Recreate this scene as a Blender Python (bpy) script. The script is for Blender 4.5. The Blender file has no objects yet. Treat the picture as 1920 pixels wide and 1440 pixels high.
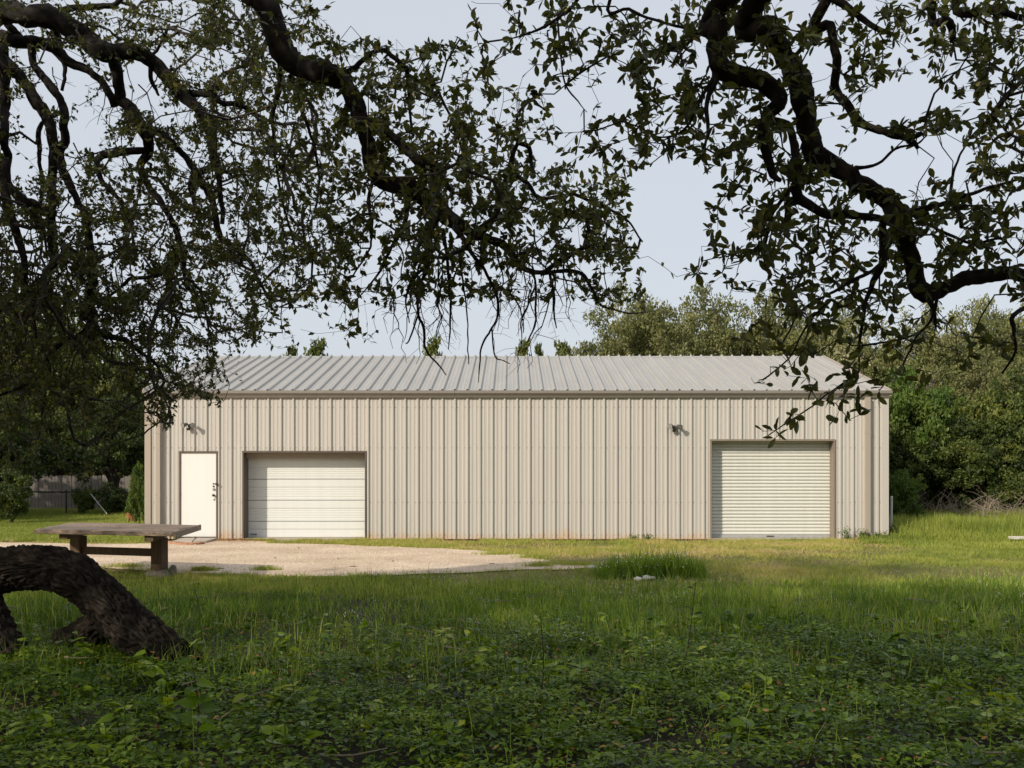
import bpy, math, random
import numpy as np
from mathutils import Vector, noise as mnoise
from mathutils.geometry import tessellate_polygon

random.seed(11)
rng = np.random.default_rng(11)
S = bpy.context.scene
COL = S.collection

# ------------------------------------------------------------------ camera, sky, sun, exposure
CAM_H = 1.529
FPX = 1836.0
cam_d = bpy.data.cameras.new("camera")
cam = bpy.data.objects.new("camera", cam_d)
COL.objects.link(cam)
cam.location = (0, 0, CAM_H)
cam.rotation_euler = (math.radians(90), 0, 0)
cam_d.sensor_width = 36
cam_d.lens = 36 * FPX / 1920
cam_d.shift_y = 175 / 1920
cam_d.clip_start = 0.05
cam_d.clip_end = 2000
S.camera = cam

SUN_EL = math.radians(29)
SUN_AZ = math.radians(46)              # to the left of "straight behind the camera"
to_sun = Vector((-math.sin(SUN_AZ) * math.cos(SUN_EL), -math.cos(SUN_AZ) * math.cos(SUN_EL), math.sin(SUN_EL)))
sun_d = bpy.data.lights.new("sun", 'SUN')
sun = bpy.data.objects.new("sun", sun_d)
COL.objects.link(sun)
sun_d.energy = 4.2
sun_d.angle = math.radians(0.9)
sun_d.color = (1.0, 0.89, 0.73)
sun.rotation_euler = to_sun.to_track_quat('Z', 'Y').to_euler()
sun.location = (-20, -20, 20)

W = bpy.data.worlds.new("World")
S.world = W
W.use_nodes = True
nt = W.node_tree
nt.nodes.clear()
sky = nt.nodes.new('ShaderNodeTexSky')
sky.sky_type = 'NISHITA'
sky.sun_disc = False
sky.sun_elevation = SUN_EL
sky.sun_rotation = math.atan2(to_sun.x, to_sun.y)
sky.air_density = 1.0
sky.dust_density = 4.0
sky.ozone_density = 1.0
bg = nt.nodes.new('ShaderNodeBackground')
bg.inputs['Strength'].default_value = 0.1
mix = nt.nodes.new('ShaderNodeMix')
mix.data_type = 'RGBA'
mix.inputs[0].default_value = 0.72     # thin high cloud veiling the blue
mix.inputs[7].default_value = (8.2, 8.65, 9.3, 1)
out = nt.nodes.new('ShaderNodeOutputWorld')
nt.links.new(sky.outputs[0], mix.inputs[6])
nt.links.new(mix.outputs[2], bg.inputs['Color'])
nt.links.new(bg.outputs[0], out.inputs[0])

S.view_settings.view_transform = 'Standard'
S.view_settings.look = 'None'
S.view_settings.exposure = 0.0
S.view_settings.gamma = 1.0
S.view_settings.use_curve_mapping = False
S.cycles.max_bounces = 6
S.cycles.diffuse_bounces = 3
S.cycles.glossy_bounces = 2
S.cycles.transmission_bounces = 3
S.cycles.transparent_max_bounces = 4
S.cycles.use_denoising = True

# ------------------------------------------------------------------ helpers
def P(px, py, Y):
    """point at distance Y that the photograph shows at pixel px, py"""
    return np.array([(px - 960) / FPX * Y, Y, CAM_H - (py - 895) / FPX * Y])

def G(px, py):
    Y = FPX * CAM_H / (py - 895)
    return np.array([(px - 960) / FPX * Y, Y, 0.0])

def vnoise(x, y, scale, seed=0):
    x = np.asarray(x, float) / scale; y = np.asarray(y, float) / scale
    xi = np.floor(x).astype(np.int64); yi = np.floor(y).astype(np.int64)
    fx = x - xi; fy = y - yi
    fx = fx * fx * (3 - 2 * fx); fy = fy * fy * (3 - 2 * fy)
    def h(a, b):
        n = (a * 374761393 + b * 668265263 + seed * 974711 + 1013904223) & 0x7fffffff
        n = ((n ^ (n >> 13)) * 1274126177) & 0x7fffffff
        return ((n ^ (n >> 16)) & 0xffff) / 65535.0
    return (h(xi, yi) * (1 - fx) + h(xi + 1, yi) * fx) * (1 - fy) + (h(xi, yi + 1) * (1 - fx) + h(xi + 1, yi + 1) * fx) * fy

def fbm(x, y, scale, seed=0, octv=3):
    s = 0; a = 1; t = 0
    for k in range(octv):
        s = s + a * vnoise(x, y, scale / 2 ** k, seed + k * 17); t += a; a *= .5
    return s / t

def unit(v):
    v = np.asarray(v, float)
    return v / np.maximum(np.linalg.norm(v, axis=-1, keepdims=True), 1e-9)

def rand_dirs(n):
    return unit(rng.normal(size=(n, 3)))

class MB:
    """collects vertices and faces and links them as one mesh object"""
    def __init__(s):
        s.v = []; s.q = []; s.t = []; s.tint = []; s.uv = []; s.n = 0
    def add(s, v, f, tint=0.5, uv=None):
        v = np.asarray(v, float).reshape(-1, 3)
        f = np.asarray(f, np.int64)
        if f.size:
            (s.q if f.shape[1] == 4 else s.t).append(f + s.n)
        s.v.append(v); s.n += len(v)
        s.tint.append(np.broadcast_to(np.asarray(tint, float), (len(v),)))
        s.uv.append(np.zeros((len(v), 2)) if uv is None else np.asarray(uv, float))
    def more(s, f):
        """extra faces on already added vertices (absolute indices)"""
        f = np.asarray(f, np.int64)
        (s.q if f.shape[1] == 4 else s.t).append(f)
    def box(s, x0, x1, y0, y1, z0, z1, tint=0.5):
        v = [(x0, y0, z0), (x1, y0, z0), (x1, y1, z0), (x0, y1, z0), (x0, y0, z1), (x1, y0, z1), (x1, y1, z1), (x0, y1, z1)]
        s.add(v, [(0, 3, 2, 1), (4, 5, 6, 7), (0, 1, 5, 4), (1, 2, 6, 5), (2, 3, 7, 6), (3, 0, 4, 7)], tint)
    def tube(s, pts, rad, k=6, tint=0.5, cap=True):
        pts = np.asarray(pts, float); n = len(pts)
        rad = np.broadcast_to(np.asarray(rad, float), (n,))
        T = unit(np.gradient(pts, axis=0))
        a = np.cross(T[0], (0, 0, 1.0))
        if np.linalg.norm(a) < .1: a = np.cross(T[0], (0, 1.0, 0))
        a = unit(a); A = [a]
        for i in range(1, n):
            a = A[-1] - T[i] * np.dot(A[-1], T[i]); A.append(unit(a))
        A = np.array(A); B = np.cross(T, A)
        th = np.arange(k) / k * 2 * math.pi
        ring = pts[:, None] + rad[:, None, None] * (np.cos(th)[None, :, None] * A[:, None] + np.sin(th)[None, :, None] * B[:, None])
        L = np.concatenate([[0], np.cumsum(np.linalg.norm(np.diff(pts, axis=0), axis=1))])
        uv = np.stack([np.broadcast_to(th / (2 * math.pi), (n, k)), np.broadcast_to(L[:, None], (n, k))], -1)
        i = np.arange(n - 1)[:, None] * k; j = np.arange(k)[None]; j2 = (j + 1) % k
        f = np.stack([i + j, i + j2, i + k + j2, i + k + j], -1).reshape(-1, 4)
        base = s.n
        s.add(ring.reshape(-1, 3), f, tint, uv.reshape(-1, 2))
        if cap and k >= 4:
            for e, o in ((0, 1), (n - 1, 0)):
                idx = base + e * k + np.arange(k)
                if o: idx = idx[::-1]
                for m in range(1, k - 1):
                    s.more([[idx[0], idx[m], idx[m + 1]]])
    def cyl(s, p0, p1, r0, r1=None, k=12, tint=0.5):
        p0 = np.asarray(p0, float); p1 = np.asarray(p1, float)
        s.tube([p0, (p0 + p1) / 2, p1], [r0, (r0 + (r1 if r1 is not None else r0)) / 2, r1 if r1 is not None else r0], k, tint)
    def leaves(s, base, d, nrm, L, Wd, tpl, tint):
        """many leaves at once; tpl = (points in along/side/normal units, faces)"""
        base = np.asarray(base, float); n = len(base)
        d = unit(d); side = unit(np.cross(nrm, d)); nn = np.cross(d, side)
        tp, tf = tpl; tp = np.asarray(tp, float); tf = np.asarray(tf)
        L = np.broadcast_to(L, (n,)); Wd = np.broadcast_to(Wd, (n,))
        v = base[:, None] + d[:, None] * (L[:, None] * tp[None, :, 0])[..., None] + side[:, None] * (Wd[:, None] * tp[None, :, 1])[..., None] + nn[:, None] * (L[:, None] * tp[None, :, 2])[..., None]
        f = (np.arange(n)[:, None, None] * len(tp) + tf[None]).reshape(-1, tf.shape[1])
        s.add(v.reshape(-1, 3), f, np.repeat(np.broadcast_to(tint, (n,)), len(tp)))
    def mesh(s, name, mat, origin=(0, 0, 0), smooth=False):
        me = bpy.data.meshes.new(name)
        v = np.concatenate(s.v) - np.asarray(origin, float)
        q = np.concatenate(s.q) if s.q else np.zeros((0, 4), np.int64)
        t = np.concatenate(s.t) if s.t else np.zeros((0, 3), np.int64)
        me.vertices.add(len(v)); me.vertices.foreach_set('co', v.astype(np.float32).ravel())
        loops = np.concatenate([q.ravel(), t.ravel()]).astype(np.int32)
        me.loops.add(len(loops)); me.loops.foreach_set('vertex_index', loops)
        ls = np.concatenate([np.arange(len(q)) * 4, len(q) * 4 + np.arange(len(t)) * 3]).astype(np.int32)
        me.polygons.add(len(ls)); me.polygons.foreach_set('loop_start', ls)
        me.polygons.foreach_set('use_smooth', np.full(len(ls), bool(smooth)))
        me.update(calc_edges=True)
        at = me.attributes.new('tint', 'FLOAT', 'POINT')
        at.data.foreach_set('value', np.concatenate(s.tint).astype(np.float32))
        uvl = me.uv_layers.new(name='UVMap')
        uv = np.concatenate(s.uv)
        uvl.data.foreach_set('uv', uv[loops].astype(np.float32).ravel())
        me.materials.append(mat)
        return me
    def build(s, name, mat, parent=None, origin=(0, 0, 0), smooth=False, bevel=0):
        o = bpy.data.objects.new(name, s.mesh(name, mat, origin, smooth))
        COL.objects.link(o)
        if parent is not None: o.parent = parent
        else: o.location = origin
        if bevel:
            b = o.modifiers.new('edge', 'BEVEL'); b.width = bevel; b.segments = 2; b.limit_method = 'ANGLE'
        return o

def thing(name, label, cat, loc=(0, 0, 0), group=None):
    o = bpy.data.objects.new(name, None); COL.objects.link(o)
    o.empty_display_size = .2
    o.location = [float(c) for c in loc]
    o['label'] = label; o['category'] = cat
    if group: o['group'] = group
    return o

def tag(o, label=None, cat=None, group=None, kind=None):
    if label: o['label'] = label
    if cat: o['category'] = cat
    if group: o['group'] = group
    if kind: o['kind'] = kind
    return o

def place(name, me, parent, loc=(0, 0, 0), rot=(0, 0, 0), sc=(1, 1, 1)):
    o = bpy.data.objects.new(name, me); COL.objects.link(o)
    o.parent = parent; o.location = loc; o.rotation_euler = rot; o.scale = sc
    return o

# ------------------------------------------------------------------ materials
def new_mat(name):
    m = bpy.data.materials.new(name); m.use_nodes = True
    nt = m.node_tree
    return m, nt, nt.nodes['Principled BSDF'], nt.nodes['Material Output']

def node(nt, t, **kw):
    n = nt.nodes.new(t)
    for k, v in kw.items(): setattr(n, k, v)
    return n

def ramp(nt, fac, stops):
    r = node(nt, 'ShaderNodeValToRGB')
    e = r.color_ramp.elements
    while len(e) < len(stops): e.new(.5)
    for el, (p, c) in zip(e, stops):
        el.position = p; el.color = (*c, 1)
    nt.links.new(fac, r.inputs[0])
    return r

def noise_tex(nt, scale, detail=4, coord='Object', vec=(1, 1, 1), rough=.55):
    tc = node(nt, 'ShaderNodeTexCoord'); mp = node(nt, 'ShaderNodeMapping')
    mp.inputs['Scale'].default_value = vec
    nt.links.new(tc.outputs[coord], mp.inputs[0])
    n = node(nt, 'ShaderNodeTexNoise')
    n.inputs['Scale'].default_value = scale; n.inputs['Detail'].default_value = detail; n.inputs['Roughness'].default_value = rough
    nt.links.new(mp.outputs[0], n.inputs['Vector'])
    return n

def bump(nt, bsdf, height, strength, dist=.01):
    b = node(nt, 'ShaderNodeBump')
    b.inputs['Strength'].default_value = strength; b.inputs['Distance'].default_value = dist
    nt.links.new(height, b.inputs['Height']); nt.links.new(b.outputs[0], bsdf.inputs['Normal'])

def mat_noise(name, c0, c1, scale, rough=.6, bstr=0, bdist=.01, vec=(1, 1, 1), metal=0, detail=5, coord='Object', lo=.3, hi=.7):
    m, nt, b, o = new_mat(name)
    n = noise_tex(nt, scale, detail, coord, vec)
    r = ramp(nt, n.outputs['Fac'], [(lo, c0), (hi, c1)])
    nt.links.new(r.outputs[0], b.inputs['Base Color'])
    b.inputs['Roughness'].default_value = rough; b.inputs['Metallic'].default_value = metal
    if bstr: bump(nt, b, n.outputs['Fac'], bstr, bdist)
    return m

def mat_leaf(name, stops, trans=.3, rough=.5, spec=.3, obj_var=0.0):
    """leaf colour from the 'tint' attribute; some light passes through"""
    m, nt, b, o = new_mat(name)
    at = node(nt, 'ShaderNodeAttribute', attribute_name='tint')
    fac = at.outputs['Fac']
    if obj_var:
        oi = node(nt, 'ShaderNodeObjectInfo')
        ma = node(nt, 'ShaderNodeMath', operation='MULTIPLY_ADD')
        ma.inputs[1].default_value = obj_var; ma.inputs[2].default_value = -obj_var / 2
        nt.links.new(oi.outputs['Random'], ma.inputs[0])
        ad = node(nt, 'ShaderNodeMath', operation='ADD', use_clamp=True)
        nt.links.new(at.outputs['Fac'], ad.inputs[0]); nt.links.new(ma.outputs[0], ad.inputs[1])
        fac = ad.outputs[0]
    r = ramp(nt, fac, stops)
    nt.links.new(r.outputs[0], b.inputs['Base Color'])
    b.inputs['Roughness'].default_value = rough
    b.inputs['Specular IOR Level'].default_value = spec
    tr = node(nt, 'ShaderNodeBsdfTranslucent')
    hs = node(nt, 'ShaderNodeHueSaturation')
    hs.inputs['Saturation'].default_value = 1.15; hs.inputs['Value'].default_value = 1.5
    hs.inputs['Hue'].default_value = .485
    nt.links.new(r.outputs[0], hs.inputs['Color']); nt.links.new(hs.outputs[0], tr.inputs['Color'])
    mx = node(nt, 'ShaderNodeMixShader'); mx.inputs[0].default_value = trans
    nt.links.new(b.outputs[0], mx.inputs[1]); nt.links.new(tr.outputs[0], mx.inputs[2])
    nt.links.new(mx.outputs[0], o.inputs[0])
    return m

def mat_bark(name, c0, c1, c2, uscale=14, vscale=6, bstr=1.0, bdist=.03):
    m, nt, b, o = new_mat(name)
    uv = node(nt, 'ShaderNodeUVMap', uv_map='UVMap')
    mp = node(nt, 'ShaderNodeMapping'); mp.inputs['Scale'].default_value = (uscale, vscale, 1)
    nt.links.new(uv.outputs[0], mp.inputs[0])
    n = node(nt, 'ShaderNodeTexNoise'); n.inputs['Scale'].default_value = 1; n.inputs['Detail'].default_value = 6
    nt.links.new(mp.outputs[0], n.inputs['Vector'])
    n2 = noise_tex(nt, 9, 5)
    mx = node(nt, 'ShaderNodeMath', operation='MULTIPLY_ADD'); mx.inputs[1].default_value = .6
    nt.links.new(n2.outputs['Fac'], mx.inputs[0])
    mm = node(nt, 'ShaderNodeMath', operation='MULTIPLY'); mm.inputs[1].default_value = .4
    nt.links.new(n.outputs['Fac'], mm.inputs[0]); nt.links.new(mm.outputs[0], mx.inputs[2])
    r = ramp(nt, mx.outputs[0], [(.35, c0), (.5, c1), (.68, c2)])
    nt.links.new(r.outputs[0], b.inputs['Base Color'])
    b.inputs['Roughness'].default_value = .95
    b.inputs['Specular IOR Level'].default_value = .2
    bump(nt, b, mx.outputs[0], bstr, bdist)
    return m

def mat_panel(name, c0, c1, stain, rough=.5, stain_h=.35, metal=0.0, smax=.55):
    """painted sheet metal: faint vertical streaks, splash stains near the ground"""
    m, nt, b, o = new_mat(name)
    n = noise_tex(nt, 1.2, 4, 'Object', (6, 6, .25))
    r = ramp(nt, n.outputs['Fac'], [(.3, c0), (.7, c1)])
    geo = node(nt, 'ShaderNodeNewGeometry'); sx = node(nt, 'ShaderNodeSeparateXYZ')
    nt.links.new(geo.outputs['Position'], sx.inputs[0])
    n2 = noise_tex(nt, 1.1, 5, 'Object', (1.2, 1.2, 1.0))
    h = node(nt, 'ShaderNodeMapRange'); h.inputs['From Min'].default_value = 0; h.inputs['From Max'].default_value = stain_h
    h.inputs['To Min'].default_value = .62; h.inputs['To Max'].default_value = 0
    nt.links.new(sx.outputs['Z'], h.inputs['Value'])
    ad = node(nt, 'ShaderNodeMath', operation='ADD'); nt.links.new(h.outputs[0], ad.inputs[0]); nt.links.new(n2.outputs['Fac'], ad.inputs[1])
    sm = node(nt, 'ShaderNodeMapRange'); sm.inputs['From Min'].default_value = .81; sm.inputs['From Max'].default_value = 1.25
    sm.inputs['To Max'].default_value = smax
    nt.links.new(ad.outputs[0], sm.inputs['Value'])
    mx = node(nt, 'ShaderNodeMix', data_type='RGBA')
    nt.links.new(sm.outputs[0], mx.inputs[0]); nt.links.new(r.outputs[0], mx.inputs[6]); mx.inputs[7].default_value = (*stain, 1)
    nt.links.new(mx.outputs[2], b.inputs['Base Color'])
    b.inputs['Roughness'].default_value = rough; b.inputs['Metallic'].default_value = metal
    n3 = noise_tex(nt, 1.6, 2, 'Object', (1, 1, .4))
    bump(nt, b, n3.outputs['Fac'], .28, .02)
    return m

M = {}
M['wall'] = mat_panel('wall_paint', (.435, .414, .378), (.48, .457, .419), (.52, .29, .11), stain_h=.38, smax=.62)
M['wall_trim'] = mat_panel('trim_paint', (.33, .285, .235), (.37, .32, .265), (.33, .22, .13), smax=.3)
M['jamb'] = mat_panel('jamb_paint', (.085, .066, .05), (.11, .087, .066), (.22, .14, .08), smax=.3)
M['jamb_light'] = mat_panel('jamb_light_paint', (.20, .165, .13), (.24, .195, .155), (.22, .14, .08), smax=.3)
M['gutter'] = mat_panel('gutter_paint', (.20, .18, .158), (.225, .203, .178), (.2, .15, .1), smax=.1)
M['roof'] = mat_noise('roof_metal', (.35, .338, .312), (.40, .386, .356), 1.1, .45, .06, .02, (3, .35, 1), metal=.15)
M['white_door'] = mat_panel('door_paint', (.70, .70, .68), (.74, .74, .72), (.5, .4, .28), rough=.4, stain_h=.25, smax=.35)
M['white_sheet'] = mat_panel('shutter_paint', (.57, .575, .53), (.62, .62, .575), (.55, .38, .2), rough=.45, stain_h=.2, smax=.4)
M['section'] = mat_panel('section_paint', (.66, .68, .66), (.70, .72, .70), (.5, .4, .28), rough=.4, stain_h=.15, smax=.35)
M['dark_metal'] = mat_noise('dark_metal', (.035, .03, .025), (.07, .06, .05), 30, .45, metal=.6)
M['steel'] = mat_noise('steel', (.35, .35, .34), (.5, .5, .48), 25, .4, metal=.7)
M['galv'] = mat_noise('galvanised', (.36, .37, .37), (.5, .51, .5), 20, .5, metal=.4)
M['lamp_grey'] = mat_noise('lamp_housing', (.07, .062, .055), (.11, .10, .09), 30, .5)
M['lens'] = mat_noise('lamp_glass', (.20, .20, .19), (.28, .28, .27), 8, .15)
M['black'] = mat_noise('black_plastic', (.012, .012, .012), (.03, .028, .026), 20, .5)
M['concrete'] = mat_noise('concrete', (.34, .29, .235), (.47, .41, .34), 9, .9, .3, .006)
M['footing'] = mat_noise('weathered_footing', (.12, .105, .085), (.26, .23, .19), 9, .95, .6, .01)
M['brick'] = mat_noise('clay_brick', (.30, .15, .085), (.42, .24, .15), 14, .9, .4, .006)
M['wood_top'] = mat_noise('grey_wood', (.085, .060, .043), (.33, .245, .178), 5, .85, .5, .006, (.6, 7, 7), detail=8)
M['wood_leg'] = mat_noise('treated_wood', (.06, .035, .02), (.13, .08, .045), 4, .85, .5, .006, (6, 6, .7), detail=8)
M['fence_wood'] = mat_noise('old_fence_wood', (.11, .10, .09), (.22, .20, .185), 4, .9, .4, .006, (5, 5, .6), detail=7)
M['bark'] = mat_bark('oak_bark', (.007, .005, .004), (.021, .016, .012), (.07, .056, .045), 40, 9, 1.0, .03)
M['limb'] = mat_bark('limb_bark', (.006, .005, .004), (.014, .011, .009), (.036, .031, .025), 9, 14, .9, .02)
M['twig'] = mat_noise('twig_bark', (.016, .012, .009), (.05, .038, .028), 9, .9)
M['far_bark'] = mat_noise('far_bark', (.03, .024, .018), (.09, .07, .052), 3, .95, .5, .03, (4, 4, .8))
M['dead'] = mat_noise('dead_wood', (.16, .125, .095), (.30, .245, .19), 3, .95)
M['rock'] = mat_noise('white_rock', (.48, .45, .40), (.68, .65, .59), 9, .9, .5, .01)
M['pot'] = mat_noise('terracotta', (.30, .10, .045), (.38, .15, .07), 9, .85)
M['plank'] = mat_noise('pale_plank', (.5, .47, .42), (.62, .58, .52), 9, .8, vec=(8, 1, 1))
M['debris'] = mat_noise('dry_bark_bits', (.05, .035, .025), (.11, .075, .05), 12, .95)
M['oak_leaf'] = mat_leaf('oak_leaf', [(0, (.032, .039, .011)), (.5, (.078, .088, .023)), (.85, (.14, .145, .036)), (1, (.28, .22, .06))], .36, .42)
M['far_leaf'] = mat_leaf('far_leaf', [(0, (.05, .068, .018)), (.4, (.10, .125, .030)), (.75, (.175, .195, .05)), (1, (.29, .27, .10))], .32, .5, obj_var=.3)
M['olive_leaf'] = mat_leaf('olive_leaf', [(0, (.085, .098, .036)), (.5, (.165, .175, .062)), (.85, (.27, .265, .115)), (1, (.42, .40, .25))], .3, .5, obj_var=.25)
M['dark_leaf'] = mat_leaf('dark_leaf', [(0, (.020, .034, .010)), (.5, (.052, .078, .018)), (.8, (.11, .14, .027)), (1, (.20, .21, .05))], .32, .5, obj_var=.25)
M['bright_leaf'] = mat_leaf('bright_leaf', [(0, (.045, .085, .018)), (.5, (.092, .15, .028)), (1, (.17, .21, .048))], .36, .5)
M['cover_leaf'] = mat_leaf('cover_leaf', [(0, (.018, .045, .003)), (.45, (.088, .158, .007)), (.8, (.21, .30, .018)), (1, (.36, .40, .06))], .25, .36, .2)
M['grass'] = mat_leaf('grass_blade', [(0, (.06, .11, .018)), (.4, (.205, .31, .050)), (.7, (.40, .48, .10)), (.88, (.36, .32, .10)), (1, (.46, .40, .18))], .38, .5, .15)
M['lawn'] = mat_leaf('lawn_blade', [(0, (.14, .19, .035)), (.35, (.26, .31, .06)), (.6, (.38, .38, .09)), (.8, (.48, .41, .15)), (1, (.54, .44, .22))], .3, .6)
M['flower'] = mat_noise('white_petal', (.6, .6, .58), (.75, .75, .73), 9, .7)
M['dry_leaf'] = mat_leaf('dry_leaf', [(0, (.16, .08, .03)), (.5, (.33, .17, .06)), (1, (.45, .30, .13))], .1, .8)

def ground_mat():
    m, nt, b, o = new_mat('soil_and_thatch')
    n = noise_tex(nt, .55, 6); n2 = noise_tex(nt, 14, 6, rough=.7)
    r = ramp(nt, n2.outputs['Fac'], [(.3, (.085, .07, .035)), (.5, (.17, .14, .065)), (.72, (.30, .24, .12))])
    r2 = ramp(nt, n2.outputs['Fac'], [(.3, (.08, .09, .025)), (.7, (.20, .20, .06))])
    f = ramp(nt, n.outputs['Fac'], [(.42, (0, 0, 0)), (.6, (1, 1, 1))])
    mx = node(nt, 'ShaderNodeMix', data_type='RGBA')
    nt.links.new(f.outputs[0], mx.inputs[0]); nt.links.new(r.outputs[0], mx.inputs[6]); nt.links.new(r2.outputs[0], mx.inputs[7])
    nt.links.new(mx.outputs[2], b.inputs['Base Color']); b.inputs['Roughness'].default_value = 1
    b.inputs['Specular IOR Level'].default_value = .1
    bump(nt, b, n2.outputs['Fac'], .7, .03)
    return m
M['ground'] = ground_mat()

M['ground_shade'] = mat_noise('painted_ground_shade', (.010, .008, .004), (.040, .032, .016), 22, 1.0, .7, .02, detail=8)  # near-black colour with the foreground shade painted into it
def gravel_mat():
    m, nt, b, o = new_mat('crushed_gravel')
    v = node(nt, 'ShaderNodeTexVoronoi'); v.inputs['Scale'].default_value = 38
    tc = node(nt, 'ShaderNodeTexCoord'); nt.links.new(tc.outputs['Object'], v.inputs['Vector'])
    r = ramp(nt, v.outputs['Color'], [(.15, (.46, .36, .265)), (.5, (.62, .50, .375)), (.9, (.76, .64, .50))])
    n = noise_tex(nt, .8, 5)
    r2 = ramp(nt, n.outputs['Fac'], [(.35, (.78, .73, .68)), (.65, (1.02, 1, .98))])
    mx = node(nt, 'ShaderNodeMix', data_type='RGBA', blend_type='MULTIPLY'); mx.inputs[0].default_value = 1
    nt.links.new(r.outputs[0], mx.inputs[6]); nt.links.new(r2.outputs[0], mx.inputs[7])
    nt.links.new(mx.outputs[2], b.inputs['Base Color']); b.inputs['Roughness'].default_value = .95
    bump(nt, b, v.outputs['Distance'], .6, .012)
    return m
M['gravel'] = gravel_mat()

# leaf shapes: along, side, normal
LEAF2 = ([(0, 0, 0), (.5, .5, .06), (1, 0, 0), (.5, -.5, .06)], [(0, 2, 1), (0, 3, 2)])
LEAF6 = ([(0, 0, 0), (.3, .44, .05), (.7, .40, .05), (1, 0, -.08), (.7, -.40, .05), (.3, -.44, .05), (.5, 0, -.02)],
         [(0, 6, 1), (1, 6, 2), (2, 6, 3), (3, 6, 4), (4, 6, 5), (5, 6, 0)])
OVAL = ([(0, 0, 0), (.14, .22, .03), (.42, .48, .05), (.74, .42, .03), (.94, .16, -.03), (1, 0, -.05), (.94, -.16, -.03), (.74, -.42, .03), (.42, -.48, .05), (.14, -.22, .03), (.5, 0, -.03)],
        [(0, 10, 1), (1, 10, 2), (2, 10, 3), (3, 10, 4), (4, 10, 5), (5, 10, 6), (6, 10, 7), (7, 10, 8), (8, 10, 9), (9, 10, 0)])
LEAF4 = ([(0, 0, 0), (.45, .5, .05), (1, 0, -.06), (.45, -.5, .05), (.5, 0, -.03)], [(0, 4, 1), (1, 4, 2), (2, 4, 3), (3, 4, 0)])
HEART = ([(0, 0, 0), (-.08, .28, .02), (.18, .5, .03), (.6, .34, .0), (1, 0, -.16), (.6, -.34, .0), (.18, -.5, .03), (-.08, -.28, .02), (.4, 0, -.03)],
         [(0, 8, 1), (1, 8, 2), (2, 8, 3), (3, 8, 4), (4, 8, 5), (5, 8, 6), (6, 8, 7), (7, 8, 0)])

# ------------------------------------------------------------------ ground, gravel
g = MB()
xs = np.concatenate([[-900, -300, -120, -60], np.linspace(-34, 34, 137), [60, 120, 300, 900]])
ys = np.concatenate([[-600, -150, -50, -20], np.linspace(-8, 60, 137), [90, 160, 400, 1400]])
gx, gy = np.meshgrid(xs, ys)
near = ((np.abs(gx) < 34) & (gy > -8) & (gy < 60))
bare = (gy > 14.2) & (gy < 25) & (gx < 6.0)
gz = np.where(near & ~bare, (fbm(gx, gy, 3.0, 5) - .5) * .05, 0) - .012 * near
gz = np.where((gx > -9.6) & (gx < 10) & (gy > 22.8) & (gy < 35), -.02, gz)
nx = len(xs); ny = len(ys)
i = np.arange(ny - 1)[:, None] * nx; j = np.arange(nx - 1)[None]
f = np.stack([i + j, i + j + 1, i + nx + j + 1, i + nx + j], -1).reshape(-1, 4)
g.add(np.stack([gx, gy, gz], -1).reshape(-1, 3), f)
tag(g.build('ground', M['ground'], smooth=True), kind='structure')

g = MB(); hx = np.linspace(-13, 13, 53); hy = np.linspace(-8, 12.6, 40); hx_, hy_ = np.meshgrid(hx, hy); hx_ = hx_ / 13 * (.54 * np.maximum(hy_, 3.5) + 2.0)  # dark sheet added over the ground so gaps between plants look deeply shaded
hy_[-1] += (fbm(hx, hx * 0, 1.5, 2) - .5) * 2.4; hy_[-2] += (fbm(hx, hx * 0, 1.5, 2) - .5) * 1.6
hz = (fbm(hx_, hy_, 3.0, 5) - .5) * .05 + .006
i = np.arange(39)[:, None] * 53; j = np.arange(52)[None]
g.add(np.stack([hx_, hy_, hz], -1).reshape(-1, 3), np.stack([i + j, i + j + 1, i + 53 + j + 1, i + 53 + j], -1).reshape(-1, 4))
tag(g.build('painted_shade_soil', M['ground_shade'], smooth=True), kind='structure')
GRAVEL_PX = [(-420, 1021), (-150, 1018), (0, 1017), (60, 1018), (150, 1019), (235, 1020), (300, 1019), (312, 1014.5), (400, 1013.5), (470, 1014), (520, 1018), (590, 1021),
             (660, 1023), (760, 1026), (840, 1029), (920, 1034), (985, 1042), (1010, 1050), (1060, 1056), (1105, 1060), (1112, 1064), (1075, 1067), (985, 1068), (900, 1072), (800, 1076), (700, 1079),
             (600, 1081), (500, 1080), (400, 1077), (320, 1075), (250, 1070), (180, 1066), (100, 1064), (0, 1062), (-200, 1060), (-450, 1058)]
gp = np.array([G(*p)[:2] for p in GRAVEL_PX])
def densify(poly, step=.25, amp=.12, seed=3):
    o = []
    for a, b in zip(poly, np.roll(poly, -1, 0)):
        n = max(1, int(np.linalg.norm(b - a) / step))
        for k in range(n):
            p = a + (b - a) * k / n
            d = fbm(p[0] * 1.0, p[1] * 2.0, .9, seed) - .5
            o.append(p + np.array([d * .6, d]) * amp * 2)
    return np.array(o)
gp = densify(gp, .2, .26)
def inpoly(x, y, poly):
    x = np.asarray(x); y = np.asarray(y); c = np.zeros(x.shape, bool)
    for (x1, y1), (x2, y2) in zip(poly, np.roll(poly, -1, 0)):
        k = ((y1 > y) != (y2 > y)) & (x < (x2 - x1) * (y - y1) / (y2 - y1 + 1e-12) + x1)
        c ^= k
    return c
tri = tessellate_polygon([[Vector((p[0], p[1], 0)) for p in gp]])
g = MB(); v = np.c_[gp, np.full(len(gp), .006)]
tri = np.array(tri)
a, b, c = v[tri[:, 0]], v[tri[:, 1]], v[tri[:, 2]]
flip = np.cross(b - a, c - a)[:, 2] < 0
tri[flip] = tri[flip][:, ::-1]
g.add(v, tri)
tag(g.build('gravel_drive', M['gravel']), kind='structure')

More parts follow.
